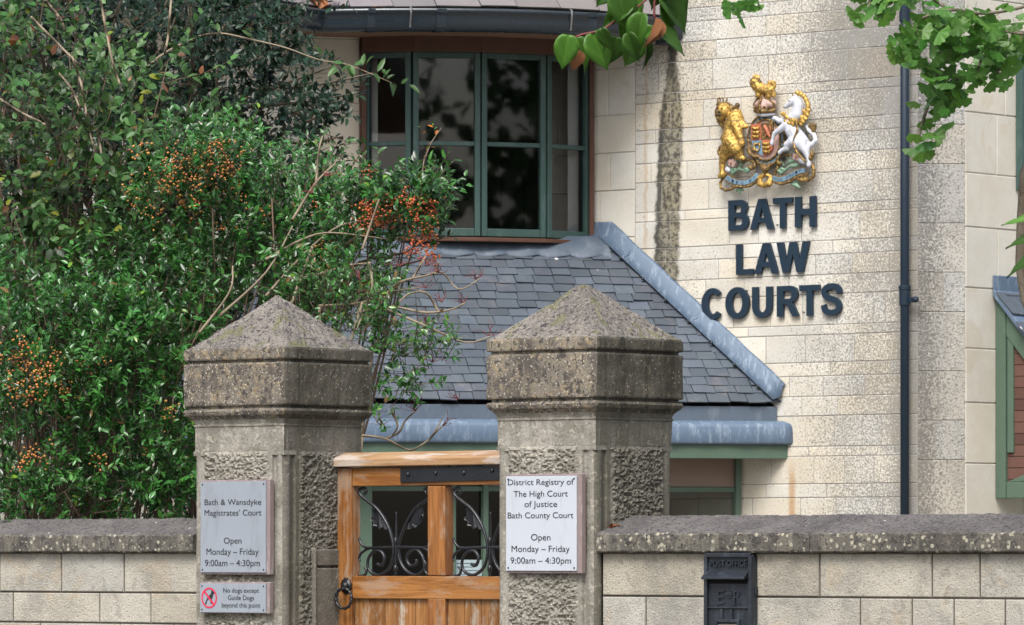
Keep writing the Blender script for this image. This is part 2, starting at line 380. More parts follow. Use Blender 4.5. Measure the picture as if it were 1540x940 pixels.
# court wing stone: buff limestone with black-grey speckle growing towards the rainwater pipe and a mossy run under the gutter end
def wing_stone():
    g = G('wing_stone', .92, spec=.2); s = g.sep(); X, Z = s[0], s[2]
    base = g.mix(g.step(g.noise(3.0, 5, .6), .38, .64), (.56, .525, .45), (.64, .61, .54))
    base = g.mix(g.math('MULTIPLY', g.step(g.noise(1.7, 4, .6), .5, .66), .4), base, (.54, .47, .355))
    fine = g.noise(78, 4, .78)
    rel = g.math('SUBTRACT', X, XC)
    near = g.math('MULTIPLY', g.step(rel, 1.3, 2.4), .15)
    near = g.math('ADD', near, g.math('MULTIPLY', g.step(rel, 2.3, 2.5), .12))
    high = g.math('MULTIPLY', g.step(Z, 3.6, 5.0), .09)
    patch = g.math('MULTIPLY', g.math('SUBTRACT', g.noise(1.1, 4, .6), .5), .35)
    t = g.math('ADD', g.math('ADD', fine, near), g.math('ADD', high, patch))
    base = g.mix(g.math('MULTIPLY', g.step(t, .57, .68), .78), base, (.145, .14, .13))
    base = g.mix(g.math('MULTIPLY', g.step(g.noise(90, 3, .7), .56, .7), .35), base, (.66, .63, .56))
    wob = g.math('MULTIPLY', g.math('SUBTRACT', g.noise(14, 5, .75), .5), .09)
    d = g.math('ABSOLUTE', g.math('ADD', g.math('SUBTRACT', rel, g.step(Z, 3.3, 4.7, .605, .655)), wob))
    inside = g.step(g.math("SUBTRACT", d, g.step(Z, 4.25, 4.8, .098, .03)), .016, -.016)
    low = g.step(Z, 3.05, 3.25)
    inside = g.math('MULTIPLY', inside, low)
    moss = g.mix(g.step(g.noise(34, 5, .8), .42, .58), (.030, .027, .02), (.26, .235, .165))
    rim = g.math('MULTIPLY', g.step(g.math('SUBTRACT', g.math('SUBTRACT', rel, g.step(Z, 3.3, 4.7, .605, .655)), g.math('MULTIPLY', wob, -1.0)), -.035, -.075), 1.0)
    moss = g.mix(g.math('MULTIPLY', g.math('MAXIMUM', rim, g.step(Z, 4.4, 4.75)), .85), moss, (.02, .019, .016))
    base = g.mix(g.math('MULTIPLY', inside, .92), base, moss)
    d2 = g.math('ABSOLUTE', g.math('ADD', g.math('SUBTRACT', rel, .44), wob))
    base = g.mix(g.math('MULTIPLY', g.step(d2, .02, .005), g.math('MULTIPLY', g.step(Z, 3.4, 3.6), .45)), base, (.42, .27, .14))
    d3 = g.math('ABSOLUTE', g.math('ADD', g.math('SUBTRACT', rel, 1.60), g.math('MULTIPLY', wob, .3)))
    base = g.mix(g.math('MULTIPLY', g.step(d3, .04, .008), g.math('MULTIPLY', g.step(Z, 2.2, 2.0), .7)), base, (.40, .22, .08))
    base = g.mix(1.0, base, g.tint(), 'MULTIPLY')
    return g.done(base, g.math('ADD', fine, g.math('MULTIPLY', inside, g.noise(40, 4, .7))), .6, .006)
M['wing'] = wing_stone()
def rough_stone():
    g = G('rough_stone', .95, spec=.15); s = g.sep()
    rel = g.math('SUBTRACT', s[0], XC)
    base = g.mix(g.step(g.noise(4, 5, .6), .38, .64), (.36, .345, .31), (.44, .42, .375))
    fine = g.noise(72, 4, .78)
    t = g.math('ADD', fine, g.step(rel, 2.72, 2.55, 0, .14))
    base = g.mix(g.math('MULTIPLY', g.step(t, .51, .61), .78), base, (.115, .11, .104))
    base = g.mix(g.math('MULTIPLY', g.step(g.noise(80, 3, .7), .55, .68), .5), base, (.64, .62, .57))
    base = g.mix(1.0, base, g.tint(), 'MULTIPLY')
    return g.done(base, fine, 1.0, .012)
M['rough'] = rough_stone()

court = thing('court_building', 'cream stone court building with bow window, slate canopy roof and gold royal crest', 'building', (XC, YW, 0))
XE = wx(1380); XS = wx(955)
HT = [.19, .12, .125, .085, .17, .06]
mb = MB(); ashlar(mb, (0, YW, 0), (1, 0, 0), (0, -1, 0), XS, XE, 0, 7.4, HT, (.22, .5), .0042, R0, var=.08, depth=.005)
mb.build('wing_wall', [M['wing'], M['mortar_wing']], court)
mb = MB(); ashlar(mb, (0, YW, 0), (1, 0, 0), (0, -1, 0), XC - .4, XS, 0, 7.4, [.24, .24, .3], (.5, .9), .008, R0, var=.03)
mb.build('corner_wall', [M['ashlar_smooth'], M['mortar_pale']], court)
E1 = Vector((XE, YW, 0)); E2 = E1 + RV * .291
mb = MB(); ashlar(mb, E1, RV, RV.cross(UP), 0, .291, 0, 7.4, [.36, .24, .30], (.2, .4), .003, R0, var=.04)
mb.build('chamfer_wall', [M['rough'], M['mortar_pale']], court)
mb = MB(); ashlar(mb, E2, (0, 1, 0), (1, 0, 0), 0, 6, 0, 7.4, [.37, .33, .37], (.4, .9), .008, R0, var=.025, warm=.02)
mb.build('end_wall', [M['ashlar_smooth'], M['mortar_pale']], court)
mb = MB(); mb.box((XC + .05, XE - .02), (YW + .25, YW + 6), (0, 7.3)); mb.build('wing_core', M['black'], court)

# bay wall, left wing
uL = uo(477, 250, 0)[0]; Dp = B(uL, 0, 0); WL = math.radians(276); WD = Vector((math.cos(WL), math.sin(WL), 0)); WN = Vector((-WD.y, WD.x, 0))
u0, u1 = uo(541, 250, 0)[0], uo(890, 250, 0)[0]
zs, zh = uo(722, 356, .2)[1], uo(722, 80, .2)[1]      # window sill and head
mb = MB(); ashlar(mb, B(0, 0, 0), UV, NV, u0, uL + .3, 0, 5.2, [.22, .2, .24], (.5, .9), .006, R0, var=.03)
mb.obox(B(0, 0, 0), UV, UP, NV, (-.1, u0), (2.4, zs - .03), (-.2, -.004), 0)
mb.obox(B(0, 0, 0), UV, UP, NV, (-.1, u0), (zh + .13, 5.2), (-.2, -.004), 0)
mb.build('bay_wall', [M['ashlar_smooth'], M['mortar_pale']], court)
mb = MB(); ashlar(mb, Dp, WD, WN, 0, 7, 0, 4.95, [.22, .2, .24], (.5, .9), .006, R0, var=.05)
mb.build('side_wing_wall', [M['ashlar_smooth'], M['mortar_pale']], court)

# bow window of four lights
arc = [(u0 - .03, .0), (uo(620, 250, .17)[0], .17), (uo(722, 250, .22)[0], .22), (uo(819, 250, .17)[0], .17), (u1 + .03, 0.0)]
ztr = uo(722, 217, .2)[1]
mb = MB()
for ua, sgn in ((u0, -1), (u1, 1)):
    mb.obox(B(0, 0, 0), UV, UP, NV, sorted((ua, ua + sgn * .03)), (zs - .05, zh + .12), (-.1, .06))
pts = [(u0, .06), (arc[1][0], .235), (arc[2][0], .285), (arc[3][0], .235), (u1, .06)]
for z0, z1 in ((zh, zh + .12), (zs - .034, zs - .008)):
    mb.prism([B(u, o, z0) for u, o in pts] + [B(u1, -.15, z0), B(u0, -.15, z0)], (0, 0, z1 - z0))
win = mb.build('bow_window', M['brown'], court, bevel=.004)
for i in range(4):
    (ua, oa), (ub, ob) = arc[i], arc[i + 1]
    a, b = B(ua, oa, 0), B(ub, ob, 0); ax = (b - a); Lw = ax.length; ax.normalize(); an = ax.cross(UP)
    if an.dot(NV) < 0: an = -an
    f = MB(); s = .038
    f.obox(a, ax, UP, an, (.002, s), (zs, zh), (-.03, .03)); f.obox(a, ax, UP, an, (Lw - s, Lw - .002), (zs, zh), (-.03, .03))
    f.obox(a, ax, UP, an, (s, Lw - s), (zs, zs + .05), (-.028, .027)); f.obox(a, ax, UP, an, (s, Lw - s), (zh - .035, zh), (-.028, .027))
    f.obox(a, ax, UP, an, (s, Lw - s), (ztr - .014, ztr + .014), (-.022, .022))
    f.build('window_light', M['green_frame'], win, bevel=.004)
    pn = MB(); pn.add([a + ax * i + UP * j for i, j in ((s - .008, zs + .03), (Lw - s + .008, zs + .03), (Lw - s + .008, zh - .03), (s - .008, zh - .03))], [(0, 1, 2, 3)]); pn.build('pane', M['pane'], win)
# room behind the bow window
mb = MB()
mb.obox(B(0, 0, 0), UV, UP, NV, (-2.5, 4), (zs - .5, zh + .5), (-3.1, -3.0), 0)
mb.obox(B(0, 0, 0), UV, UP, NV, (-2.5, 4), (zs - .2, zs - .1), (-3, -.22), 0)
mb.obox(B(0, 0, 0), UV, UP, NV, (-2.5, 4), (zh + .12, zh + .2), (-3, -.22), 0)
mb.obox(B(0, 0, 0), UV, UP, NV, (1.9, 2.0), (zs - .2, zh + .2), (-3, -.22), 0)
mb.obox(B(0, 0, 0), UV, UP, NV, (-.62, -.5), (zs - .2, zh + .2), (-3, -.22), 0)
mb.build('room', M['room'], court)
mb = MB()
for (pa, pb) in ((556, 568), (854, 874)):
    mb = MB(); mb.obox(B(0, 0, 0), UV, UP, NV, sorted((uo(pa, 250, -.04)[0], uo(pb, 250, -.04)[0])), (zs, zh), (-.06, -.04)); mb.build('window_reveal', M['white'], court)
mb = MB()
for (pa, pb, ya, yb, m) in ((755, 790, 150, 355, 0), (672, 705, 240, 300, 0), (760, 806, 145, 220, 0)):
    mb = MB(); ua, ub = sorted((uo(pa, ya, -1.2)[0], uo(pb, ya, -1.2)[0])); mb.obox(B(0, 0, 0), UV, UP, NV, (ua, ub), sorted((uo(pa, ya, -1.2)[1], uo(pa, yb, -1.2)[1])), (-1.25, -1.2), m); mb.build('cupboard', M['black'], court)

# slates
def slates(mb, Pf, u0, u1, L, expo, wd, rng, mat=0, h0=.0):
    """Pf(u, s, h): s metres down from the top edge, h off the roof plane"""
    n = int(L / expo) + 1
    for i in range(n):
        s1 = L - i * expo; s0 = max(0, s1 - expo * 1.7)
        if s1 < .03: break
        u = u0 - rng.random() * wd
        while u < u1:
            k = wd * rng.uniform(.82, 1.15); a, b = u + .0025, u + k - .0025; u += k
            t = rng.uniform(.78, 1.18); tint = (t * rng.uniform(.97, 1.05), t, t * rng.uniform(.97, 1.05))
            j = rng.uniform(-.008, .008); l1 = rng.uniform(.009, .015); r1 = l1 + rng.uniform(-.004, .004); th = .0075
            jj = j + rng.uniform(-.004, .004)
            vs = [Pf(a, s0, h0), Pf(b, s0, h0), Pf(b, s1 + jj, h0 + r1), Pf(a, s1 + j, h0 + l1)]
            vs += [Pf(a, s0, h0 - th), Pf(b, s0, h0 - th), Pf(b, s1 + jj, h0 + r1 - th), Pf(a, s1 + j, h0 + l1 - th)]
            mb.add(vs, [(0, 1, 2, 3), (7, 6, 5, 4), (3, 2, 6, 7), (0, 3, 7, 4), (2, 1, 5, 6)], mat, tint)
t1 = wx(1175) - XC; o1 = t1 * math.sin(AL); ze = wz(1175, 606); zr = C.z - .02
o0 = (wx(914) - XC) * math.sin(AL)
Ls = math.hypot(o1 - o0, zr - ze); so_, sz_ = (o1 - o0) / Ls, -(zr - ze) / Ls
def canopy(u, s, h): return B(u, o0 + s * so_ - h * sz_, zr + s * sz_ + h * so_)
uR = lambda o: -o / math.tan(AL)
mb = MB(); slates(mb, canopy, uR(o1) - .05, uL + 1.2, Ls, .079, .128, R0)
mb.build('canopy_roof', M['slate'], court)
mb = MB(); mb.prism([B(uR(0) - .0, -.02, zr - .03), B(uL + 1, -.02, zr - .03), B(uL + 1, o0 - .04, zr - .03), B(uL + 1, o1 - .03, ze - .03), B(uR(o1), o1 - .03, ze - .03), B(uR(o0), o0 - .04, zr - .03)], (0, 0, -.05)); mb.build('roof_deck', M['black'], court)
# lead apron under the window with a scalloped lower edge
mb = MB(); top, bot = [], []
nn = 120; ua, ub = -.06, uL + .1
for i in range(nn + 1):
    u = ua + (ub - ua) * i / nn
    top.append(canopy(u, -.012, .022)); bot.append(canopy(u, .155 + .028 * abs(math.sin(u * 15)) ** .6, .019 + .005 * math.sin(u * 30)))
led = [B(ua + (ub - ua) * i / nn, -.03, zr + .026) for i in range(nn + 1)]
mid = [a.lerp(b, .55) + Vector((0, 0, .006)) for a, b in zip(top, bot)]
mb.grid([led, top, mid, bot, [p - Vector((0, 0, .01)) for p in bot]])
mb.build('lead_apron', M['lead_dark'], court, smooth=True)
# lead flashing where the canopy meets the wing wall
mb = MB(); ra, rb, rc, rd = [], [], [], []
ns = 14
for i in range(ns + 1):
    s = Ls * i / ns; o = o0 + s * so_
    p = canopy(uR(o), s, .03)
    j = .004 * math.sin(i * 2.1)
    ra.append(Vector((p.x + .02, YW - .004, p.z + .092 + j))); rb.append(Vector((p.x + .01, YW - .02, p.z + .086 + j)))
    rc.append(Vector((p.x, YW - .028, p.z + .015))); q = canopy(uR(o) + .06, s, .026); rd.append(q)
q0_ = [Vector((XC - .01, YW - a, zr + b)) for a, b in ((.004, .115), (.02, .108), (.028, .04))] + [B(.06, 0, zr + .035)]
for l_, v_ in zip((ra, rb, rc, rd), q0_): l_.insert(0, v_)
mb.grid([ra, rb, rc, rd])
fl = mb.build('lead_flashing', M['lead'], court, smooth=True); fl.modifiers.new('s', 'SOLIDIFY').thickness = .006
for k in range(1, 8):
    mb = MB(); s = Ls * k / 7.6; o = o0 + s * so_; p = canopy(uR(o), s, .03)
    if k in (1, 4): mb.tube([Vector((p.x + .02, YW - .008, p.z + .095)), Vector((p.x, YW - .034, p.z + .02)), canopy(uR(o) + .06, s, .03)], .007, 6)
    q = canopy(uR(o) + .07, s, .03); mb.ball(q, .011, 1); mb.build('flashing_lap', [M['lead'], M['gutter']], fl)
# eaves: dark lead upstand, rolled lead gutter, green fascia, soffit
t2 = wx(1190) - XC; o2 = t2 * math.sin(AL)
za, zb, zc, zd = wz(1178, 610), wz(1185, 640), wz(1190, 667), wz(1188, 690)
ue = uL + 1.2
mb = MB(); mb.obox(B(0, 0, 0), UV, UP, NV, (uR(o1 - .06) - .02, ue), (zb - .05, za - .006), (o1 - .05, o1 - .016)); mb.build('lead_upstand', M['lead_dark'], court, bevel=.004)
mb = MB(); prof = [(-.10, .025), (-.045, .02), (-.016, .008), (-.004, -.004), (.0, -.016), (.002, -.05), (.004, zc - zb + .008), (.0, zc - zb), (-.02, zc - zb - .002)]
rows = []
for i in range(60):
    u = uR(o2) - .01 + (ue - uR(o2)) * i / 59
    wv = .003 * math.sin(i * 1.7) + .002 * math.sin(i * .6)
    rows.append([B(u, o2 + a + wv * (.3 + abs(b) * 8), zb + b) for a, b in prof])
rows[0] = [B(uR(o2) - .02, o2 + a - .0, zb + b) for a, b in prof]
mb.grid(rows); ld = mb.build('lead_gutter', M['lead'], court, smooth=True); ld.modifiers.new('s', 'SOLIDIFY').thickness = .006
mb = MB(); mb.prism([B(uR(o2 - a) - .012, o2 + a, zb + b) for a, b in prof] + [B(uR(o2), o2 - .1, zc)], UV * .012); mb.build('gutter_end', M['lead'], court)
mb = MB(); mb.obox(B(0, 0, 0), UV, UP, NV, (uR(o2 - .02) - .0, ue), (zd, zc - .004), (o2 - .06, o2 - .022)); mb.build('fascia', M['green'], court, bevel=.004)
mb = MB(); mb.obox(B(0, 0, 0), UV, UP, NV, (uR(o2) + .05, ue), (zd + .01, zd + .03), (.3, o2 - .06)); mb.build('canopy_soffit', M['brown'], court)
# entrance screen under the canopy
os_ = (wx(1110) - XC) * math.sin(AL)
door = MB()
def post(pa, pb, z0=0, z1=zd + .02, d=.05, mb=door, m=0): 
    a, b = sorted((uo(pa, 760, os_)[0], uo(pb, 760, os_)[0])); mb.obox(B(0, 0, 0), UV, UP, NV, (a, b), (z0, z1), (os_ - .02, os_ + d), m)
for pa, pb in ((524, 557), (677, 683), (724, 732), (820, 834), (915, 929), (1103, 1111)): post(pa, pb)
zt = uo(1050, 735, os_)[1]
post(524, 1111, zt - .02, zt + .01, .03); post(524, 1111, 0, .12, .03)
ent = door.build('entrance_screen', M['green'], court, bevel=.004)
mb = MB(); post(735, 1103, zt + .012, zd + .02, .02, mb); mb.build('door_panel', M['panelbrown'], ent)
mb = MB(); a, b = sorted((uo(524, 760, os_)[0], uo(1108, 760, os_)[0])); mb.add([B(a, os_ - .008, .05), B(b, os_ - .008, .05), B(b, os_ - .008, zd), B(a, os_ - .008, zd)], [(0, 1, 2, 3)]); mb.build('door_glass', M['pane_dark'], ent)
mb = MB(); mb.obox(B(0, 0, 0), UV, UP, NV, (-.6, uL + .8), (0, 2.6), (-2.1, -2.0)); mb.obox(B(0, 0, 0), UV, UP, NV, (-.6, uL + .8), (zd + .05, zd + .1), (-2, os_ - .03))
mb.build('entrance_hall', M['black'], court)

# bay eaves: bowed gutter, soffit, roof
og = .567; ugL, zg = uo(480, 47, og); ugR = uR(og)
zg = uo(690, 47, og + .3)[1]
def bow(u, k=.30):
    t = (u - ugR) / (ugL - ugR); return k * max(0, 4 * t * (1 - t))
gp = [(-.055, .10), (-.055, .01), (-.03, 0), (.02, .002), (.05, .025), (.062, .06), (.066, .11), (.078, .112), (.08, .135), (.066, .138), (.058, .09), (.03, .04), (-.03, .04), (-.05, .1)]
mb = MB(); rows = []
for i in range(41):
    u = ugR - .02 + (ugL - ugR + .02) * i / 40; rows.append([B(u, og + bow(u) + a, zg + b) for a, b in gp])
mb.grid(rows)
gl0 = B(ugL, og, 0)
rows = [[gl0 + WD * (7 * i / 4 - .03) + WN * a + UP * (zg + b) for a, b in gp] for i in range(5)]
mb.grid(rows); gut = mb.build('gutter', M['gutter'], court, smooth=True)
for px in (613, 850):
    mb = MB(); u = uo(px, 30, og + .2)[0]; mb.tube([B(u, og + bow(u) + a, zg + b) for a, b in ((.05, .15), (.086, .14), (.084, .11), (.07, .06), (.055, .02))], .006, 6); mb.build('gutter_bracket', M['steel'], gut)
for px in (657, 884, 560):
    mb = MB(); u = uo(px, 30, og + .2)[0]; mb.grid([[B(uu, og + bow(u) + a * 1.06 + .002, zg + b - .003) for a, b in gp[:10]] for uu in (u - .03, u + .03)]); mb.build('gutter_joint', M['gutter'], gut)
mb = MB(); mb.tube([Vector((wx(1008), YW - .05, zg + .09)), Vector((wx(1008), YW - .05, zg - .02))], [.075, .06], 12); mb.tube([Vector((wx(1008), YW - .05, zg + .11)), Vector((wx(1008), YW - .05, zg + .085))], .085, 12)
mb.build('hopper', M['gutter'], court)
mb = MB(); N = 24
us = [ugR - .05 + (ugL - ugR + .1) * i / N for i in range(N + 1)]
mb.prism([B(u, og + bow(u) - .05, zg + .03) for u in us] + [B(ugL + .3, -.2, zg + .03), B(ugR - .05 + .3, -.2, zg + .03)], (0, 0, .04))
mb.prism([gl0 + UP * (zg + .03), gl0 + WD * 7 + UP * (zg + .03), gl0 + WD * 7 - WN * .8 + UP * (zg + .03), gl0 - WN * .8 + UP * (zg + .03)], (0, 0, .04))
mb.build('soffit', M['soffit'], court)
mb = MB(); th = math.radians(38)
def uproof(u, s, h):
    q = 1.6 - s; return B(u, og + bow(u) * (1 - q / 2.2) - q * math.cos(th) + .03 + h * math.sin(th), zg + .15 + q * math.sin(th) + h * math.cos(th))
slates(mb, uproof, ugR - .9, ugL + .3, 1.6, .17, .26, R0)
def wingroof(u, s, h):
    q = 2.4 - s; return gl0 + WD * u + WN * (.03 - q * math.cos(th) + h * math.sin(th)) + UP * (zg + .15 + q * math.sin(th) + h * math.cos(th))
slates(mb, wingroof, -.3, 7, 2.4, .17, .26, R0)
mb.build('upper_roof', M['slate_upper'], court)

# rainwater pipe on the wing
xp = wx(1368.5); mb = MB(); yp = YW - .055
mb.tube([(xp, yp, 0), (xp, yp, 7.2)], .027, 14)
pipe = mb.build('downpipe', M['pipe'], court, smooth=True)
mb = MB(); zk = wz(1368, 455)
mb.tube([(xp, yp, zk - .02), (xp, yp, zk + .09)], .034, 14); mb.tube([(xp, yp, zk + .075), (xp, yp, zk + .1)], .038, 14)
mb.obox((xp, yp, zk), (1, 0, 0), (0, 1, 0), (0, 0, 1), (.0, .10), (-.006, .006), (-.002, .03)); mb.ball((xp + .09, yp - .01, zk + .014), .02)
mb.build('pipe_collar', M['pipe'], pipe, bevel=.002)
mb = MB(); zk2 = wz(1368, 300) + 1.1; mb.tube([(xp, yp, zk2 - .02), (xp, yp, zk2 + .09)], .034, 14)
mb.build('pipe_collar', M['pipe'], pipe, bevel=.002)

# window and timber bay on the end wall
XN = E2.x
pw = onX(1527, 180, XN); wz0, wz1 = onX(1529, 287, XN).z, onX(1529, 78, XN).z
mb = MB(); f = pw.y
for y0, y1, z0, z1 in ((f, f + .06, wz0, wz1), (f + 1.0, f + 1.06, wz0, wz1), (f + .06, f + 1.0, wz0, wz0 + .06), (f + .06, f + 1.0, wz1 - .06, wz1), (f + .5, f + .55, wz0 + .06, wz1 - .06)):
    mb.box((XN + .002, XN + .05), (y0, y1), (z0, z1))
sw = mb.build('side_window', M['green_frame'], court, bevel=.004)
mb = MB(); mb.box((XN + .003, XN + .022), (f + .05, f + 1.02), (wz0 + .05, wz1 - .05)); mb.build('pane', M['black'], sw)
mb = MB(); mb.box((XN + .002, XN + .07), (f - .03, f + 1.09), (wz1 + .003, wz1 + .12)); mb.build('lintel', M['brown'], sw)
pb = onX(1496, 440, XN); Yb = pb.y; zT = pb.z; zB = onX(1496, 750, XN).z
q = onY(1540, 503, Yb); q0 = onY(1497, 446, Yb); sl_ = (q.z - q0.z) / (q.x - q0.x)
Wb = 1.0; x0 = XN + .004
zt_ = lambda x: q0.z + sl_ * (x - x0)
bay = None
mb = MB(); s = .075
ztop = zt_(x0); Wm = min(Wb, (ztop - zB - .25) / -sl_)
def quad(pts, d0, d1, m=0): mb.prism([Vector((x, Yb + d0, z)) for x, z in pts], (0, d1 - d0, 0), m)
quad([(x0, zB), (x0 + s, zB), (x0 + s, zt_(x0 + s)), (x0, zt_(x0))], 0, .05)
quad([(x0 + s + .002, zt_(x0 + s) - .16), (x0 + Wm, zt_(x0 + Wm) - .16), (x0 + Wm, zt_(x0 + Wm)), (x0 + s + .002, zt_(x0 + s))], .004, .05)
quad([(x0 + s + .003, zB + .001), (x0 + Wm, zB + .001), (x0 + Wm, zB + .10), (x0 + s + .003, zB + .10)], .004, .05)
quad([(x0 + s + .004, zB + .1), (x0 + s + .10, zB + .1), (x0 + Wm * .9, zt_(x0 + Wm * .9) - .2), (x0 + Wm * .8, zt_(x0 + Wm * .8) - .12)], .008, .045)
quad([(x0 + s + .004, zB + .28), (x0 + s + .05, zB + .28), (x0 + s + .05, zt_(x0 + s + .05) - .161), (x0 + s + .004, zt_(x0 + s) - .161)], .010, .045)
bayo = mb.build('timber_bay', M['green'], court, bevel=.005)
mb = MB(); zz = zB + .05; k = 0
while zz < ztop - .1:
    xa = x0 + Wm
    if zt_(xa) - .02 < zz + .07: xa = x0 + (zz + .09 - q0.z) / sl_
    if xa < x0 + .06: break
    t = R0.uniform(.8, 1.2); mb.box((x0 + .02, xa), (Yb + .025, Yb + .05), (zz, zz + .066), 0, (t, t, t)); zz += .07
mb.build('bay_boarding', M['cheek_board'], bayo)
mb = MB(); mb.prism([Vector((x0, Yb + .06, zB + .01)), Vector((x0 + Wm - .01, Yb + .06, zB + .01)), Vector((x0 + Wm - .01, Yb + .06, zt_(x0 + Wm) - .02)), Vector((x0, Yb + .06, zt_(x0) - .02))], (0, 1.8, 0)); mb.build('bay_body', M['green'], bayo)
mb = MB(); mb.prism([Vector((x0, Yb - .03, zt_(x0) + .003)), Vector((x0 + Wm + .06, Yb - .03, zt_(x0 + Wm + .06) + .003)), Vector((x0 + Wm + .06, Yb - .03, zt_(x0 + Wm + .06) + .05)), Vector((x0, Yb - .03, zt_(x0) + .05))], (0, 2.0, 0))
mb.box((x0, x0 + .012), (Yb - .03, Yb + 2), (zt_(x0) + .02, zt_(x0) + .13)); mb.build('bay_lead', M['lead'], bayo, bevel=.006)
mb = MB(); kk = math.hypot(1, sl_)
slates(mb, lambda u, s_, h: Vector((x0 + .03 + s_ / kk, Yb + u, zt_(x0 + .03 + s_ / kk) + .062 + h)), .1, 1.9, Wm * kk, .16, .22, R0)
mb.build('bay_slates', M['slate'], bayo)
# ------------------------------------------------------------------ gate pillars
SI = .031
def fbm(p, o=4):
    return mnoise.fractal(p, 0.9, 2.1, o)
CAPP = [(.031, 2.003), (.031, 2.10), (.027, 2.102), (.027, 2.108), (.031, 2.11), (.029, 2.118), (.023, 2.128), (.013, 2.139), (.004, 2.145), (.001, 2.151), (-.002, 2.16), (.002, 2.169), (.013, 2.171), (.013, 2.181),
        (.002, 2.184), (0, 2.19), (0, 2.23), (0, 2.27), (0, 2.31), (0, 2.345), (.002, 2.351), (.013, 2.354), (.013, 2.363), (.002, 2.366), (0, 2.371), (0, 2.405), (.004, 2.413)] + [(.02 + .235 * i / 9, 2.421 + .203 * i / 9) for i in range(10)] + [(.262, 2.632)]
def ring(x0, x1, y0, y1, k):
    pts = []
    for (a, b) in (((x0, y0), (x1, y0)), ((x1, y0), (x1, y1)), ((x1, y1), (x0, y1)), ((x0, y1), (x0, y0))):
        for i in range(k): pts.append((a[0] + (b[0] - a[0]) * i / k, a[1] + (b[1] - a[1]) * i / k))
    return pts
def pillar(X0, X1, Y0, Y1, label, seed, panel_top):
    rt = thing('gate_pillar', label, 'gate pillar', ((X0 + X1) / 2, (Y0 + Y1) / 2, 0), 'stone gate pillars')
    off = Vector((seed * 3.7, seed * 1.3, 0)); k = 40
    mb = MB(); rows = []
    for (i, z) in CAPP:
        r = []
        for (x, y) in ring(X0 + i, X1 - i, Y0 + i, Y1 - i, k):
            p = Vector((x, y, z)); q = p + off
            a = .0026 if z < 2.415 else .0055
            c = Vector(((X0 + X1) / 2, (Y0 + Y1) / 2, z)); o = (p - c); o.z = .3 if z > 2.415 else 0
            if o.length > 1e-5: o.normalize()
            p = p + o * (fbm(q * 26) * a + fbm(q * 75, 2) * a * .55)
            # chipped arrises
            e = min(abs(x - X0 - i) + abs(y - Y0 - i), abs(x - X1 + i) + abs(y - Y0 - i), abs(x - X1 + i) + abs(y - Y1 + i))
            if e < .012: p = p - o * max(0, .004 + .004 * fbm(q * 18))
            r.append(p)
        rows.append(r)
    n = 4 * k; vs = [p for r in rows for p in r]
    for i in range(len(rows) - 1):
        pass
    b = len(mb.v); mb.v += [tuple(p) for p in vs]; mb.t += [(1, 1, 1)] * len(vs)
    for i in range(len(rows) - 1):
        for j in range(n):
            mb.f.append((b + i * n + j, b + i * n + (j + 1) % n, b + (i + 1) * n + (j + 1) % n, b + (i + 1) * n + j))
            zz = CAPP[i][1]
            side = j // k
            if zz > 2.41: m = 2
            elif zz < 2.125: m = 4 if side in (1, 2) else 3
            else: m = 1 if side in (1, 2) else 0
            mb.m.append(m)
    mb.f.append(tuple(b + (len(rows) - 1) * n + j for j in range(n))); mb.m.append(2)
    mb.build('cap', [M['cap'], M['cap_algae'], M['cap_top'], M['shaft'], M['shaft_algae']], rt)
    # shaft with rolled corners
    x0, x1, y0, y1 = X0 + SI, X1 - SI, Y0 + SI, Y1 - SI; r = .026; gv = .007; gd = .010
    sec = []
    def corner(cx, cy, sx, sy, flip):
        pts = [(cx + sx * (2 * r + gv * 2), cy), (cx + sx * (2 * r + gv * 1.6), cy + sy * gd), (cx + sx * (2 * r + gv * .2), cy + sy * gd)]
        mx, my = cx + sx * r, cy + sy * r
        for a in range(9):
            t = math.radians(-20 + 130 * a / 8)          # from the y-side tangent round to the x-side tangent
            pts.append((mx - sx * r * math.sin(t), my - sy * r * math.cos(t)))
        pts += [(cx + sx * gd, cy + sy * (2 * r + gv * .2)), (cx + sx * gd, cy + sy * (2 * r + gv * 1.6)), (cx, cy + sy * (2 * r + gv * 2))]
        return pts[::-1] if flip else pts
    sec += corner(x0, y0, 1, 1, True); sec += corner(x1, y0, -1, 1, False); sec += corner(x1, y1, -1, -1, True); sec += corner(x0, y1, 1, -1, False)
    mb = MB(); ns = len(sec); zl = [0, .2, .6, 1.0, 1.3, 1.5, 1.7, 1.9, 2.004]
    rows = [[Vector((x, y, z)) + Vector((fbm(Vector((x, y, z)) * 9 + off), fbm(Vector((y, z, x)) * 9 + off), 0)) * .0015 for x, y in sec] for z in zl]
    vs = [p for rr in rows for p in rr]; mb.v += [tuple(p) for p in vs]; mb.t += [(1, 1, 1)] * len(vs)
    for i in range(len(rows) - 1):
        for j in range(ns):
            mb.f.append((i * ns + j, i * ns + (j + 1) % ns, (i + 1) * ns + (j + 1) % ns, (i + 1) * ns + j))
            a, c = sec[j], sec[(j + 1) % ns]
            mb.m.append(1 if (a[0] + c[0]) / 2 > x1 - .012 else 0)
    mb.f.append(tuple((len(rows) - 1) * ns + j for j in range(ns))); mb.m.append(0)
    # little stops where the rolls die into the square head
    for (cx, cy) in ((x0, y0), (x1, y0), (x1, y1)):
        sx = 1 if cx == x0 else -1; sy = 1 if cy == y0 else -1
        mb.prism([(cx, cy, 1.985), (cx + sx * .072, cy, 1.985), (cx + sx * .072, cy + sy * .072, 1.985), (cx, cy + sy * .072, 1.985)], (0, 0, .0175), 1 if cx == x1 and cy == y1 else 0)
    mb.build('shaft', [M['shaft'], M['shaft_algae']], rt)
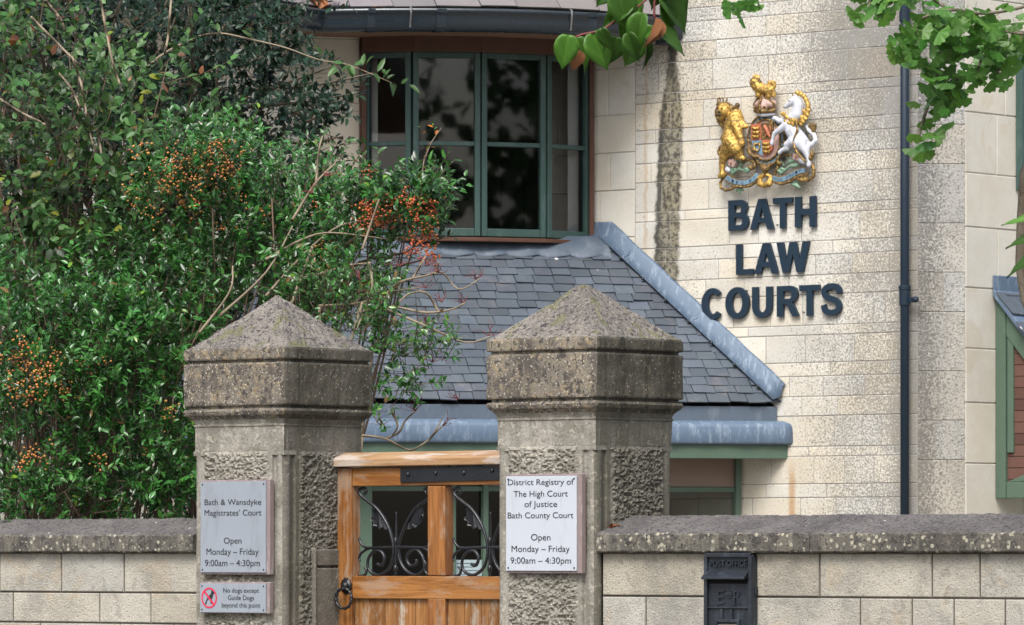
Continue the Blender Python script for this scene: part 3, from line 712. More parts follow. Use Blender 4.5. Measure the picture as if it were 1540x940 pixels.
    # vermiculated panels
    def panel(o, ax, an, a0, a1, z0, z1, m):
        mb = MB(); step = .0065; na = int((a1 - a0) / step); nz = int((z1 - z0) / step); rows = []
        for i in range(nz + 1):
            row = []
            for j in range(na + 1):
                x = a0 + (a1 - a0) * j / na; z = z0 + (z1 - z0) * i / nz
                p = Vector(o) + ax * x + UP * z; q = p + off
                wq = q + Vector((fbm(q * 20), fbm(q * 20 + Vector((9, 9, 9))), 0)) * .02
                h = 1 - abs(mnoise.noise(wq * 58)) * 2.0; h2 = fbm(q * 95, 3)
                e = min(j, na - j, i, nz - i); ed = min(1, e / 2)
                row.append(p + an * ((.002 + .013 * max(0, h) + .005 * h2) * ed - .001))
            rows.append(row)
        mb.grid(rows); o_ = mb.build('rough_panel', m, rt)
        return o_
    panel((x0, y0, 0), Vector((1, 0, 0)), Vector((0, -1, 0)), .058, x1 - x0 - .085, 1.22, panel_top, M['shaft'])
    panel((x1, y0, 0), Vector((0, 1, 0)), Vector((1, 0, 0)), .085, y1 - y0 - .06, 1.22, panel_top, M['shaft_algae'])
    return rt, (x0, x1, y0, y1)
LX1 = onY(428, 503, YF).x; LX0 = onY(275, 503, YF).x; RX1 = onY(898, 503, YF).x; RX0 = onY(730, 503, YF).x
PD = .528
pl, LS = pillar(LX0, LX1, YF, YF + PD, 'stone gate pillar carrying two grey signs, the smaller one forbidding dogs', 1, 2.002)
pr, RS = pillar(RX0, RX1, YF, YF + PD, 'stone gate pillar carrying one pale sign, with the letter box wall joined to it', 2, 2.002)
# stone gate stop on the left pillar
gy0 = onX(473, 880, LS[1] + .015).y; gy1 = onX(503, 880, LS[1] + .015).y; gz = onX(490, 826, LS[1]).z
mb = MB(); mb.box((LS[1] - .01, LS[1] + .022), (gy0, gy1 + .03), (0, gz - .075)); mb.box((LS[1] - .01, LS[1] + .022), (gy0, gy1 + .03), (gz - .066, gz))
mb.box((LS[1] - .01, LS[1] + .030), (gy0 - .012, gy0 - .002), (0, gz + .006))
mb.build('gate_stop', M['shaft_algae'], pl, bevel=.006)

# ------------------------------------------------------------------ street walls
YB = onX(905, 850, RS[1]).y                     # face of the blockwork
WT = .34
def coping(rt, x0, x1, seed):
    mb = MB(); r = random.Random(seed); x = x0
    prof = [(-.03, 1.598), (-.036, 1.604), (-.037, 1.635), (-.036, 1.664), (-.03, 1.670)] + [(-.03 + .20 * i / 10, 1.671 + .066 * i / 10) for i in range(1, 11)] + [(.2 + .17 * i / 4, 1.737 - .066 * i / 4) for i in range(1, 5)] + [(.372, 1.6)]
    def seg(a, b, mat):
        n = max(2, int((b - a) / .012)); t = r.uniform(.9, 1.1); rows = []
        for i in range(n + 1):
            xx = a + (b - a) * i / n; row = []
            for (dy, z) in prof:
                q = Vector((xx, YB + dy, z)); h = fbm(q * 22) * .003 + fbm(q * 70, 2) * .002
                row.append(q + Vector((0, -h * .6, h)))
            rows.append(row)
        np_ = len(prof); base = len(mb.v)
        for row in rows: mb.v += [tuple(p) for p in row]; mb.t += [(t, t, t)] * np_
        for i in range(n):
            for j in range(np_):
                j2 = (j + 1) % np_
                mb.f.append((base + i * np_ + j, base + i * np_ + j2, base + (i + 1) * np_ + j2, base + (i + 1) * np_ + j)); mb.m.append(1 if 4 <= j < 14 + 4 else 0)
        mb.f.append(tuple(base + j for j in range(np_))[::-1]); mb.m.append(0); mb.f.append(tuple(base + n * np_ + j for j in range(np_))); mb.m.append(0)
    while x < x1 - .05:
        b = min(x1, x + r.uniform(.8, 1.25)); seg(x + .0015, b - .0015, 0); x = b
    mb.build('coping', [M['coping'], M['coping_top']], rt)
def bx(px): return onY(px, 860, YB).x
CH = [1.5985 - 1.434, .125, .165, .15, .17, .15, .17, .16, .2]
def street_wall(x0, x1, breaks, label, seed):
    rt = thing('garden_wall', label, 'wall', ((x0 + x1) / 2, YB + WT / 2, 0), 'street walls')
    mb = MB(); r = random.Random(seed); z = 1.5985
    for i, h in enumerate(CH):
        zb = max(0, z - h)
        bk = None
        if i < len(breaks):
            xs = sorted([x0] + [b for b in (bx(p) for p in breaks[i]) if x0 + .05 < b < x1 - .05])
            while xs[-1] < x1 - .5: xs.append(xs[-1] + r.uniform(.25, .45))
            if breaks[i] and x0 < -13:
                while xs[1] - xs[0] > .55: xs.insert(1, xs[1] - r.uniform(.28, .45))
            bk = [xs + [x1]]
        ashlar(mb, (0, YB, 0), (1, 0, 0), (0, -1, 0), x0, x1, zb, z, [z - zb], (.22, .5), .007, r, var=.09, warm=.04, breaks=bk)
        z = zb
        if z <= 0: break
    mb.box((x0, x1), (YB + .02, YB + WT), (0, 1.596), 1)
    mb.build('wall_face', [M['block'], M['mortar']], rt)
    coping(rt, x0, x1, seed)
    return rt
wr = street_wall(RS[1] + .002, -5.2, [[1232, 1401, 1473], [971, 1105, 1293, 1371, 1434, 1511], [1020, 1190, 1330, 1450]], 'pale stone block street wall with a black letter box let into it', 11)
wl = street_wall(-21, LS[0] - .002, [[92, 186], [19, 149, 226], [60, 180, 260]], 'pale stone block street wall topped by dark coping under the overhanging shrubs', 12)

# ------------------------------------------------------------------ signs on the pillars
def signs(name, label, yref, S_, brd, plt, lines, pm, cat='sign'):
    """px boxes of board and plate in the photograph, measured on the pillar face"""
    Yp = yref - .034; zx, zy, sc = S_
    q = lambda x, y: onY(zx + x / sc, zy + y / sc, Yp)
    a, b = q(brd[0], brd[3]), q(brd[2], brd[1])
    rt = thing(name, label, cat, ((a.x + b.x) / 2, yref, a.z))
    mb = MB(); mb.box((a.x, b.x), (Yp + .006, yref - .002), (a.z, b.z)); mb.build('backboard', M['board'], rt, bevel=.003)
    a2, b2 = q(plt[0], plt[3]), q(plt[2], plt[1])
    mb = MB(); mb.box((a2.x, b2.x), (Yp, Yp + .0055), (a2.z, b2.z)); mb.build('plate', M[pm], rt, bevel=.001)
    mb = MB()
    for (t, x0, x1, yt, yb) in lines:
        k0, k1 = q(x0, yb), q(x1, yt)
        text_fit(mb, t, (0, Yp - .0012, 0), Vector((1, 0, 0)), UP, Vector((0, -1, 0)), k0.x, k1.x, k0.z, k1.z - k0.z)
    mb.build('lettering', M['ink'], rt)
    d = .011
    for x in (a2.x + d, b2.x - d):
        for z in (a2.z + d, b2.z - d): mb = MB(); mb.ball((x, Yp - .0005, z), .004, sc=(1, .5, 1), seg=8, ring=4); mb.build('screw', M['ink'], rt)
    return rt, q, Yp
SL = (260, 640, 3.134)
signs('court_sign', 'grey metal opening hours sign fixed above the no dogs sign on the gate pillar', LS[2], SL, (128, 254, 452, 702), (130, 262, 437, 692),
      [('Bath & Wansdyke', 150, 417, 346, 375), ('Magistrates\u2019 Court', 150, 418, 396, 425), ('Open', 241, 324, 528, 556), ('Monday \u2013 Friday', 159, 405, 579, 609), ('9:00am \u2013 4:30pm', 152, 410, 633, 662)], 'plate_grey')
sd, q, Yp = signs('dog_sign', 'small grey sign with a dog crossed out in a red ring', LS[2], SL, (126, 738, 450, 884), (128, 745, 437, 880),
      [('No dogs except', 238, 406, 767, 787), ('Guide Dogs', 260, 383, 801, 822), ('beyond this point', 231, 412, 836, 857)], 'plate_grey')
mb = MB(); c = q(172, 812); rx = abs(q(205, 812).x - c.x); rz = abs(q(172, 768).z - c.z)
def flatring(mb, c, rx, rz, k, d, mat=0, n=40, a0=0, a1=360):
    vs = []
    for i in range(n + 1):
        a = math.radians(a0 + (a1 - a0) * i / n)
        vs += [c + Vector((rx * math.cos(a), d, rz * math.sin(a))), c + Vector((rx * k * math.cos(a), d, rz * k * math.sin(a)))]
    mb.add(vs, [(2 * i, 2 * i + 1, 2 * i + 3, 2 * i + 2) for i in range(n)], mat)
flatring(mb, c, rx * 1.1, rz * 1.1, .85, -.0018)
s2 = math.sqrt(.5); wv = .0045
mb.add([c + Vector((-rx * s2 - wv, -.0022, rz * s2)), c + Vector((-rx * s2 + wv, -.0022, rz * s2 + .002)), c + Vector((rx * s2 + wv, -.0022, -rz * s2)), c + Vector((rx * s2 - wv, -.0022, -rz * s2 - .002))], [(0, 1, 2, 3)])
mb.build('prohibition_ring', M['signred'], sd)
dog = [(150, 838), (153, 836), (162, 815), (166, 806), (176, 798), (181, 788), (182, 778), (188, 776), (190, 783), (197, 787), (196, 793), (190, 796), (190, 806), (186, 812), (183, 826), (184, 840), (179, 840), (178, 826), (175, 816), (168, 818), (161, 828), (158, 842), (153, 842)]
mb = MB(); mb.add([q(x, y) + Vector((0, -.0012, 0)) for x, y in dog], [tuple(range(len(dog)))]); mb.build('dog_silhouette', M['ink'], sd)
signs('registry_sign', 'palest and most closely lettered sign, alone on its gate pillar', RS[2], (730, 640, 3.133), (95, 226, 449, 696), (97, 236, 429, 684),
      [('District Registry of', 107, 417, 251, 281), ('The High Court', 134, 389, 306, 336), ('of Justice', 185, 338, 355, 384), ('Bath County Court', 106, 415, 408, 437), ('Open', 216, 307, 511, 541), ('Monday \u2013 Friday', 124, 398, 566, 595), ('9:00am \u2013 4:30pm', 119, 404, 621, 650)], 'plate_pale')

# ------------------------------------------------------------------ gate
YG = onX(507, 800, LS[1] + .012).y
def gq(x, y, d=0.0): return onY(490 + x / 3.357, 660 + y / 3.357, YG) + Vector((0, d, 0))
GX0 = LS[1] + .012; GX1 = RS[0] - .014
gate = thing('wooden_gate', 'weathered orange oak gate with black scrolled ironwork between the two pillars', 'gate', ((GX0 + GX1) / 2, YG, 0))
def gbox(n, x, z, d, m, bevel=.004, tint=(1, 1, 1)):
    mb = MB(); mb.box(x, (YG + d[0], YG + d[1]), z, 0, tint); return mb.build(n, M[m], gate, bevel=bevel)
gxa = lambda x: gq(x, 700).x; gza = lambda y: gq(400, y).z
ztopL = gq(52, 145).z; GZ0 = .08
stw = gxa(130) - GX0
gbox('stile', (GX0, GX0 + stw), (GZ0, gza(143)), (0, .055), 'oak_z')
mx0, mx1 = gxa(512), gxa(600)
gbox('stile', (GX1 - stw, GX1), (GZ0, gza(132)), (0, .055), 'oak_z', tint=(.95, .95, .95))
gbox('stile', (mx0, mx1), (gza(690), gza(240)), (0.001, .055), 'oak_z', tint=(1.05, 1.02, 1))
gbox('stile', (mx0, mx1), (GZ0 + .16, gza(806)), (0.001, .055), 'oak_z', tint=(1.02, 1, 1))
gbox('rail', (GX0 + stw + .001, GX1 - stw - .001), (gza(236), gza(143)), (.002, .053), 'oak_x')
gbox('rail', (GX0 + stw + .001, GX1 - stw - .001), (gza(808), gza(693)), (.0015, .054), 'oak_x', tint=(1.05, 1.05, 1.05))
gbox('rail', (GX0 + stw + .001, GX1 - stw - .001), (GZ0, GZ0 + .155), (.002, .053), 'oak_x')
mb = MB(); zL, zR = gq(52, 122).z, gq(862, 108).z + (GX1 - gq(862, 108).x) * (gq(862, 108).z - gq(52, 122).z) / (gq(862, 108).x - gq(52, 122).x)
sec = [(-.022, -.016), (-.022, .012), (-.012, .021), (.05, .042), (.078, .012), (.078, -.016)]
mb.add([Vector((GX0 - .006, YG + a, zL + b)) for a, b in sec] + [Vector((GX1, YG + a, zR + b)) for a, b in sec],
       [tuple(range(6))[::-1], tuple(range(6, 12))] + [(i, (i + 1) % 6, 6 + (i + 1) % 6, 6 + i) for i in range(6)])
mb.build('top_rail_cap', M['oak_cap'], gate, bevel=.003)
for (a, b) in ((GX0 + stw, mx0), (mx1, GX1 - stw)):
    n = 5; wd = (b - a) / n
    for i in range(n):
        t = R0.uniform(.82, 1.12); mb = MB(); mb.box((a + i * wd + .001, a + (i + 1) * wd - .001), (YG + .018, YG + .04), (GZ0 + .15, gza(800)), 0, (t, t, t)); mb.build('board', M['oak_board'], gate, bevel=.004)
# hinge strap with rivets
a, b = gq(378, 222), gq(860, 140)
zc0, zc1 = gq(378, 185).z, gq(860, 172).z
mb = MB(); hh = .0285; yv = YG - .006
zz = [Vector((a.x + (.004 if i % 2 else 0), yv, zc0 - hh + 2 * hh * i / 8)) for i in range(9)]
xe = GX1 + .01; ze2 = zc1 + (zc1 - zc0) / (b.x - a.x) * (xe - b.x)
mb.prism([Vector((xe, yv, ze2 + hh)), *zz[::-1], Vector((xe, yv, ze2 - hh))], (0, .0075, 0)); st = mb.build('hinge_strap', M['iron'], gate, bevel=.0015)
for xx, yy in ((420, 180), (560, 173), (702, 172), (845, 160)):
    p = gq(xx, yy); mb = MB(); mb.ball((p.x, yv - .001, p.z), .0085, seg=10, ring=6, sc=(1, .8, 1.15)); mb.build('rivet', M['iron'], st, smooth=True)
# ring handle
mb = MB(); c = gq(105, 742); cv = []
for i in range(24):
    a_ = 2 * math.pi * i / 24; r_ = .031 if i % 2 else .025; cv.append(Vector((c.x + r_ * math.cos(a_), YG - .006, c.z + r_ * 1.1 * math.sin(a_))))
mb.prism(cv, (0, .006, 0)); mb.ball((c.x, YG - .008, c.z), .017, sc=(1, .9, 1)); c2 = gq(119, 806); tw = []
for i in range(49):
    a_ = 2 * math.pi * i / 48; tw.append((Vector((c2.x + .042 * math.cos(a_), YG - .034, c2.z + .040 * math.sin(a_))), .0062 + .0014 * math.sin(i * math.pi / 2)))
mb.tube([p for p, _ in tw], [r for _, r in tw], 8); mb.build('ring_handle', M['iron'], gate, smooth=True)
# wrought iron grilles
def crom(pts, n=6):
    out = []; m = len(pts)
    for i in range(m - 1):
        p0, p1, p2, p3 = pts[max(i - 1, 0)], pts[i], pts[i + 1], pts[min(i + 2, m - 1)]
        for k in range(n):
            t = k / n
            out.append(tuple(.5 * (2 * b + (c - a) * t + (2 * a - 5 * b + 4 * c - d) * t * t + (3 * b - a - 3 * c + d) * t ** 3) for a, b, c, d in zip(p0, p1, p2, p3)))
    out.append(tuple(pts[-1])); return out
GR = [[(-160, 280), (-150, 262), (-165, 248), (-185, 258), (-178, 285), (-140, 318), (-98, 352), (-60, 405), (-32, 465), (-14, 540), (-18, 605), (-40, 658), (-88, 688), (-135, 665), (-142, 612), (-115, 570), (-80, 568), (-60, 600), (-72, 638), (-97, 632)],
      [(150, 275), (142, 258), (158, 248), (172, 262), (168, 290), (135, 318), (92, 352), (55, 412), (28, 470), (8, 540), (16, 615), (50, 668), (100, 687), (138, 655), (130, 595), (98, 560), (62, 572), (50, 608), (68, 640), (98, 630), (98, 608)],
      [(-188, 500), (-182, 520), (-165, 542), (-138, 551), (-60, 548), (0, 547), (60, 547), (138, 549), (160, 540), (176, 520), (180, 502)],
      [(-186, 618), (-190, 600), (-180, 578), (-155, 560), (-138, 553)], [(172, 618), (180, 600), (172, 575), (155, 560), (138, 552)],
      [(-188, 680), (-175, 692), (-155, 684), (-150, 662), (-160, 648)], [(172, 688), (152, 682), (142, 660), (146, 634), (138, 615)],
      [(-4, 690), (-4, 640), (-2, 600), (0, 540), (0, 470), (0, 368)]]
LF = [[(-128, 350), (-95, 362), (-66, 400), (-48, 452), (-66, 455), (-76, 445), (-92, 456), (-104, 440), (-122, 436), (-122, 418), (-136, 405), (-128, 385)],
      [(128, 345), (100, 360), (66, 400), (46, 450), (62, 456), (76, 446), (92, 448), (104, 434), (120, 424), (122, 404), (134, 396), (130, 370)]]
for cx_ in (335, 811):
    mb = MB()
    for k, pth in enumerate(GR):
        pp = crom(pth); rad = .0066 if k < 2 else .0056
        r = [rad] * len(pp)
        if k == 7: r = [.0055 if p[1] > 600 else .0065 - .004 * (600 - p[1]) / 240 for p in pp]
        mb.tube([gq(cx_ + x, y, .024 + (.004 if k in (1, 3, 6) else 0)) for x, y in pp], r, 8)
    mb.ball(gq(cx_ - 3, 655, .022), .0105, sc=(1, .8, 1.5)); mb.ball(gq(cx_ - 2, 520, .022), .009, sc=(1, .8, 2.2))
    gr = mb.build('iron_grille', M['iron'], gate, smooth=True)
    for lf in LF:
        mb = MB(); cp = crom(lf + [lf[0]], 3)[:-1]; mb.prism([gq(cx_ + x, y, .030 + .004 * math.sin(i)) for i, (x, y) in enumerate(cp)], (0, .002, 0)); mb.build('iron_leaf', M['iron'], gr)

# paper notice on the entrance glass
pa, za_ = uo(679, 866, os_); pb_, zb_ = uo(727, 842, os_)
ux0, ux1 = sorted((pa, pb_)); mb = MB(); mb.obox(B(0, 0, 0), UV, UP, NV, (ux0, ux1), (za_, zb_), (os_ + .003, os_ + .006))
nt_ = mb.build('notice', M['paper'], None, origin=B((ux0 + ux1) / 2, os_, za_)); tag(nt_, 'pale blue paper notice behind the gate grille, on the entrance glass', 'notice')
mb = MB()
for i, (f0, f1) in enumerate(((.15, .8), (.15, .72), (.4, .85), (.2, .6))):
    zz = zb_ - .02 - i * .022; mb.obox(B(0, 0, 0), UV, UP, NV, (ux1 - (ux1 - ux0) * f1, ux1 - (ux1 - ux0) * f0), (zz - .004, zz), (os_ + .006, os_ + .007))
mb.build('printed_lines', M['ink'], nt_, origin=ORG['notice'])

# ------------------------------------------------------------------ letter box in the right wall
def pq(x, y, d=0.0): return onY(1040 + x / 7.231, 810 + y / 7.231, YB) + Vector((0, -d, 0))
bx0, bx1, bzt = pq(200, 160).x, pq(722, 160).x, pq(200, 150).z
post_ = thing('letter_box', 'black cast iron letter box let into the stone wall under its coping', 'letter box', ((bx0 + bx1) / 2, YB, 1.10))
zbot = 1.10
mb = MB(); rr = .018
out = [(bx0, zbot), (bx1, zbot), (bx1, bzt - rr), (bx1 - rr * .3, bzt - rr * .3), (bx1 - rr, bzt), (bx0 + rr, bzt), (bx0 + rr * .3, bzt - rr * .3), (bx0, bzt - rr)]
mb.prism([Vector((x, YB + .0, z)) for x, z in out], (0, -.028, 0)); mb.build('body', M['iron_box'], post_, bevel=.004)
fw = .016
mb = MB()
for x in ((bx0 + .001, bx0 + fw), (bx1 - fw, bx1 - .001)): mb.box(x, (YB - .040, YB - .026), (zbot, bzt - .014))
mb.box((bx0 + .006, bx1 - .006), (YB - .040, YB - .026), (bzt - fw - .002, bzt - .002)); mb.box((bx0 + .002, bx1 - .002), (YB - .036, YB - .026), (pq(300, 757).z, pq(300, 742).z))
mb.build('rim', M['iron_box'], post_, bevel=.004)
hz1, hz0 = pq(300, 345).z, pq(300, 420).z; xa, xb = bx0 + .006, pq(672, 400).x
mb = MB(); mb.add([Vector((xa, YB - .028, hz1)), Vector((xb, YB - .028, hz1)), Vector((xb + .004, YB - .064, hz0)), Vector((xa, YB - .064, hz0)), Vector((xa, YB - .064, hz0 - .008)), Vector((xb + .004, YB - .064, hz0 - .008)), Vector((xb, YB - .028, hz0 - .008)), Vector((xa, YB - .028, hz0 - .008))],
   [(0, 1, 2, 3), (3, 2, 5, 4), (4, 5, 6, 7), (0, 3, 4, 7), (1, 6, 5, 2), (0, 7, 6, 1)]); mb.build('hood', M['iron_box'], post_, bevel=.003)
mb = MB(); mb.box((xa + .01, xb - .006), (YB - .0295, YB - .0275), (pq(300, 490).z, hz0 - .008)); mb.build('posting_slot', M['black'], post_)
mb = MB(); X = Vector((1, 0, 0)); ANV = Vector((0, -1, 0))
text_fit(mb, 'POST OFFICE', (0, YB - .0278, 0), X, UP, ANV, pq(262, 300).x, pq(662, 300).x, pq(262, 304).z, pq(262, 236).z - pq(262, 304).z, .007, 0, .012)
mb.build('raised_lettering', M['iron_box'], post_)
mb = MB()
for ch, x0_, x1_ in (('E', 335, 412), ('R', 512, 600)):
    text_fit(mb, ch, (0, YB - .0278, 0), X, UP, ANV, pq(x0_, 700).x, pq(x1_, 700).x, pq(262, 708).z, pq(262, 560).z - pq(262, 708).z, .006)
    for yy in (706, 562): mb.box((pq(x0_ - 6, 700).x, pq(x0_ + 36, 700).x), (YB - .0345, YB - .0275), (pq(0, yy + 4).z, pq(0, yy - 4).z))
cr = [(425, 618), (425, 570), (438, 590), (448, 562), (462, 582), (476, 562), (486, 590), (500, 570), (500, 618)]
mb.prism([pq(x, y, .0278) for x, y in cr], (0, -.005, 0)); mb.box((pq(440, 0).x, pq(490, 0).x), (YB - .033, YB - .0275), (pq(0, 642).z, pq(0, 632).z))
mb.build('royal_cipher', M['iron_box'], post_, bevel=.0008)
mb = MB()
for x0_, x1_ in ((370, 400), (478, 505)): mb.box((pq(x0_, 0).x, pq(x1_, 0).x), (YB - .036, YB - .027), (pq(0, 870).z, pq(0, 762).z))
for (x0_, x1_, y0_, y1_) in ((318, 585, 870, 905), (318, 342, 906, 1010), (556, 585, 906, 1010), (318, 585, 1011, 1040)): mb.box((pq(x0_, 0).x, pq(x1_, 0).x), (YB - .038, YB - .027), (pq(0, y1_).z, pq(0, y0_).z))
mb.build('collection_plate_frame', M['iron_box'], post_, bevel=.0015)
mb = MB(); mb.box((pq(344, 0).x, pq(554, 0).x), (YB - .031, YB - .027), (pq(0, 1009).z, pq(0, 925).z)); mb.build('collection_plate', M['board'], post_)
mb = MB(); mb.box((bx1 - .001, bx1 + .004), (YB - .02, YB - .004), (pq(0, 600).z, pq(0, 520).z)); mb.build('hinge', M['iron_box'], post_, bevel=.001)

# ------------------------------------------------------------------ raised lettering BATH LAW COURTS
def arcp(cx, cy, rx, ry, a0, a1, n=14): return [(cx + rx * math.cos(math.radians(a0 + (a1 - a0) * i / n)), cy + ry * math.sin(math.radians(a0 + (a1 - a0) * i / n))) for i in range(n + 1)]
def band(cl, hw, asp=.8):
    cl = [(x * asp, y) for x, y in crom(cl, 6)]; L, Rr = [], []
    for i, p in enumerate(cl):
        a, b = cl[max(0, i - 1)], cl[min(len(cl) - 1, i + 1)]; dx, dy = b[0] - a[0], b[1] - a[1]; m = math.hypot(dx, dy); nx, ny = -dy / m, dx / m
        L.append(((p[0] + nx * hw) / asp, p[1] + ny * hw)); Rr.append(((p[0] - nx * hw) / asp, p[1] - ny * hw))
    return L + Rr[::-1]
GL = {'H': [[(0, 0), (.29, 0), (.29, .41), (.71, .41), (.71, 0), (1, 0), (1, 1), (.71, 1), (.71, .6), (.29, .6), (.29, 1), (0, 1)]],
 'T': [[(.36, 0), (.64, 0), (.64, .82), (1, .82), (1, 1), (0, 1), (0, .82), (.36, .82)]],
 'L': [[(0, 0), (1, 0), (1, .17), (.33, .17), (.33, 1), (0, 1)]],
 'A': [[(0, 0), (.27, 0), (.345, .22), (.655, .22), (.73, 0), (1, 0), (.645, 1), (.355, 1)], [(.395, .38), (.605, .38), (.5, .74)]],
 'W': [[(.19, 0), (.38, 0), (.5, .64), (.62, 0), (.81, 0), (1, 1), (.80, 1), (.705, .38), (.60, 1), (.40, 1), (.295, .38), (.20, 1), (0, 1)]],
 'U': [[(0, 1), (0, .36)] + arcp(.5, .36, .5, .385, 180, 360) + [(1, 1), (.71, 1), (.71, .38)] + arcp(.5, .38, .21, .225, 360, 180) + [(.29, 1)]],
 'O': [arcp(.5, .5, .5, .525, 0, 359, 40), arcp(.5, .5, .225, .345, 0, 359, 40)],
 'C': [arcp(.52, .5, .52, .525, 42, 318, 36) + arcp(.55, .5, .25, .345, 312, 48, 30)],
 'S': [band([(.885, .70), (.80, .875), (.5, .935), (.2, .86), (.145, .72), (.26, .59), (.5, .52), (.76, .43), (.865, .28), (.77, .125), (.5, .065), (.21, .135), (.105, .32)], .092)],
 'B': [[(0, 0), (.56, 0)] + arcp(.62, .29, .38, .29, -90, 62, 14) + arcp(.58, .76, .36, .24, -40, 90, 12) + [(0, 1)], [(.29, .17), (.58, .17)] + arcp(.58, .295, .12, .125, -90, 90, 10) + [(.29, .42)], [(.29, .59), (.56, .59)] + arcp(.56, .71, .10, .12, -90, 90, 10) + [(.29, .83)]],
 'R': [[(0, 0), (.28, 0), (.28, .41), (.36, .41), (.46, .37), (.55, .26), (.70, 0), (1, 0), (.84, .27), (.73, .40), (.66, .45)] + arcp(.60, .725, .35, .275, -72, 90, 14) + [(0, 1)], [(.28, .57), (.56, .57)] + arcp(.56, .70, .11, .13, -90, 90, 10) + [(.28, .83)]]}
LET = [('B', 245, 380, 300, 95), ('A', 390, 550, 294, 85), ('T', 545, 675, 282, 75), ('H', 693, 832, 276, 64), ('L', 297, 412, 596, 393), ('A', 420, 580, 588, 378), ('W', 570, 788, 582, 366),
       ('C', 65, 205, 896, 694), ('O', 225, 383, 890, 688), ('U', 405, 538, 886, 678), ('R', 572, 718, 878, 670), ('T', 722, 858, 874, 660), ('S', 868, 1008, 868, 654)]
YL = YW - .028
lt = thing('wall_lettering', 'dark blue raised capitals spelling BATH LAW COURTS on the pale stone wall', 'lettering', (wx(1160), YW, wz(1160, 475)))
rowz = {}
for i, (ch, x0_, x1_, yb, yt) in enumerate(LET):
    row = 0 if i < 4 else 1 if i < 7 else 2
    a, b = onY(1040 + x0_ / 4.476, 280 + yb / 4.476, YL), onY(1040 + x1_ / 4.476, 280 + yt / 4.476, YL)
    rowz.setdefault(row, (a.z, b.z - a.z)); z0_, hz_ = rowz[row]; hz_ = .188
    cu = bpy.data.curves.new('g', 'CURVE'); cu.dimensions = '2D'; cu.fill_mode = 'BOTH'; cu.extrude = .008; cu.bevel_depth = .001
    for pl_ in GL[ch]:
        sp = cu.splines.new('POLY'); sp.points.add(len(pl_) - 1); sp.use_cyclic_u = True
        for k, (x, y) in enumerate(pl_): sp.points[k].co = (x * (b.x - a.x), y * hz_, 0, 1)
    ob = bpy.data.objects.new('g', cu); COL.objects.link(ob); dg = bpy.context.evaluated_depsgraph_get(); dg.update(); me = bpy.data.meshes.new_from_object(ob.evaluated_get(dg))
    mb = MB(); mb.add([Vector((a.x + v.co.x, YL + .011 - v.co.z, z0_ + v.co.y)) for v in me.vertices], [tuple(p.vertices) for p in me.polygons])
    bpy.data.objects.remove(ob); bpy.data.curves.remove(cu); bpy.data.meshes.remove(me)
    for (fx, fy) in ((.15, .12), (.85 if ch not in 'LTC' else .16, .9 if ch != 'A' else .1)):
        p = Vector((a.x + fx * (b.x - a.x), YL + .012, z0_ + fy * hz_)); mb.tube([p, Vector((p.x, YW + .01, p.z))], .004, 6)
    mb.build('letter', M['letter'], lt)
# ------------------------------------------------------------------ royal coat of arms (relief, painted and gilt)
def cq(x, y, d=0.0): return onY(1040 + x / 4.475, 90 + y / 4.475, YW - .03) + Vector((0, -d, 0))
arms = thing('coat_of_arms', 'gilt and painted royal coat of arms with lion and unicorn above the lettering', 'crest', (cq(520, 560).x, YW, cq(520, 560).z))
KU = .00108
def sculpt(name, chains, mat, voxel=.0055, par=None, smooth=4):
    mb = MB()
    for ch in chains:
        pts = [cq(x, y, d) for x, y, d, r in ch]; rs = [r * KU for *_, r in ch]
        if len(pts) > 1:
            for i in range(len(pts) - 1): mb.tube([pts[i], pts[i + 1]], [rs[i], rs[i + 1]], 10)
        for p, r in zip(pts, rs): mb.ball(p, r * 1.0, seg=12, ring=8)
    ob = mb.build('tmp', mat)
    rm = ob.modifiers.new('r', 'REMESH'); rm.mode = 'VOXEL'; rm.voxel_size = voxel
    if smooth: sm = ob.modifiers.new('s', 'SMOOTH'); sm.iterations = smooth; sm.factor = .5
    dg = bpy.context.evaluated_depsgraph_get(); dg.update(); me = bpy.data.meshes.new_from_object(ob.evaluated_get(dg))
    m2 = MB(); m2.add([v.co for v in me.vertices], [tuple(p.vertices) for p in me.polygons])
    bpy.data.objects.remove(ob); bpy.data.meshes.remove(me)
    return m2.build(name, mat, par or arms, smooth=True)
# lion supporter
sculpt('lion', [[(330, 400, .05, 50), (305, 470, .045, 52), (300, 545, .045, 62), (290, 590, .04, 55)], [(330, 405, .05, 50), (335, 360, .045, 30)],
   [(262, 345, .065, 46), (255, 380, .075, 26), (250, 398, .07, 18)], [(300, 545, .06, 50), (350, 600, .07, 42), (365, 640, .06, 24), (345, 660, .06, 16), (390, 668, .06, 15)],
   [(275, 590, .04, 46), (245, 650, .04, 30), (232, 700, .04, 20), (232, 750, .04, 17), (240, 775, .045, 20), (222, 785, .045, 16)],
   [(340, 430, .07, 36), (365, 490, .075, 25), (382, 540, .075, 18), (388, 568, .075, 20)], [(330, 380, .05, 34), (385, 450, .05, 20), (405, 450, .05, 15)]], M['gold'])
mane = []
for i, (x, y) in enumerate([(300, 330), (290, 440), (270, 435), (245, 410), (325, 375), (305, 415), (228, 330), (220, 365), (222, 400), (235, 430), (255, 450), (280, 455), (300, 430), (310, 395), (315, 360), (330, 330), (345, 310), (335, 385), (320, 420), (350, 400)]):
    mane.append([(x, y, .055, 17), (x - 6 * ((i % 3) - 1), y + 18, .06, 9)])
for k in range(18):
    a = 2 * math.pi * k / 18; mane.append([(262 + 54 * math.cos(a), 358 - 60 * math.sin(a), .055, 14), (262 + 66 * math.cos(a + .25), 364 - 70 * math.sin(a + .25), .05, 9)])
sculpt('lion_mane', mane, M['gold_dull'], .005, None, 1)
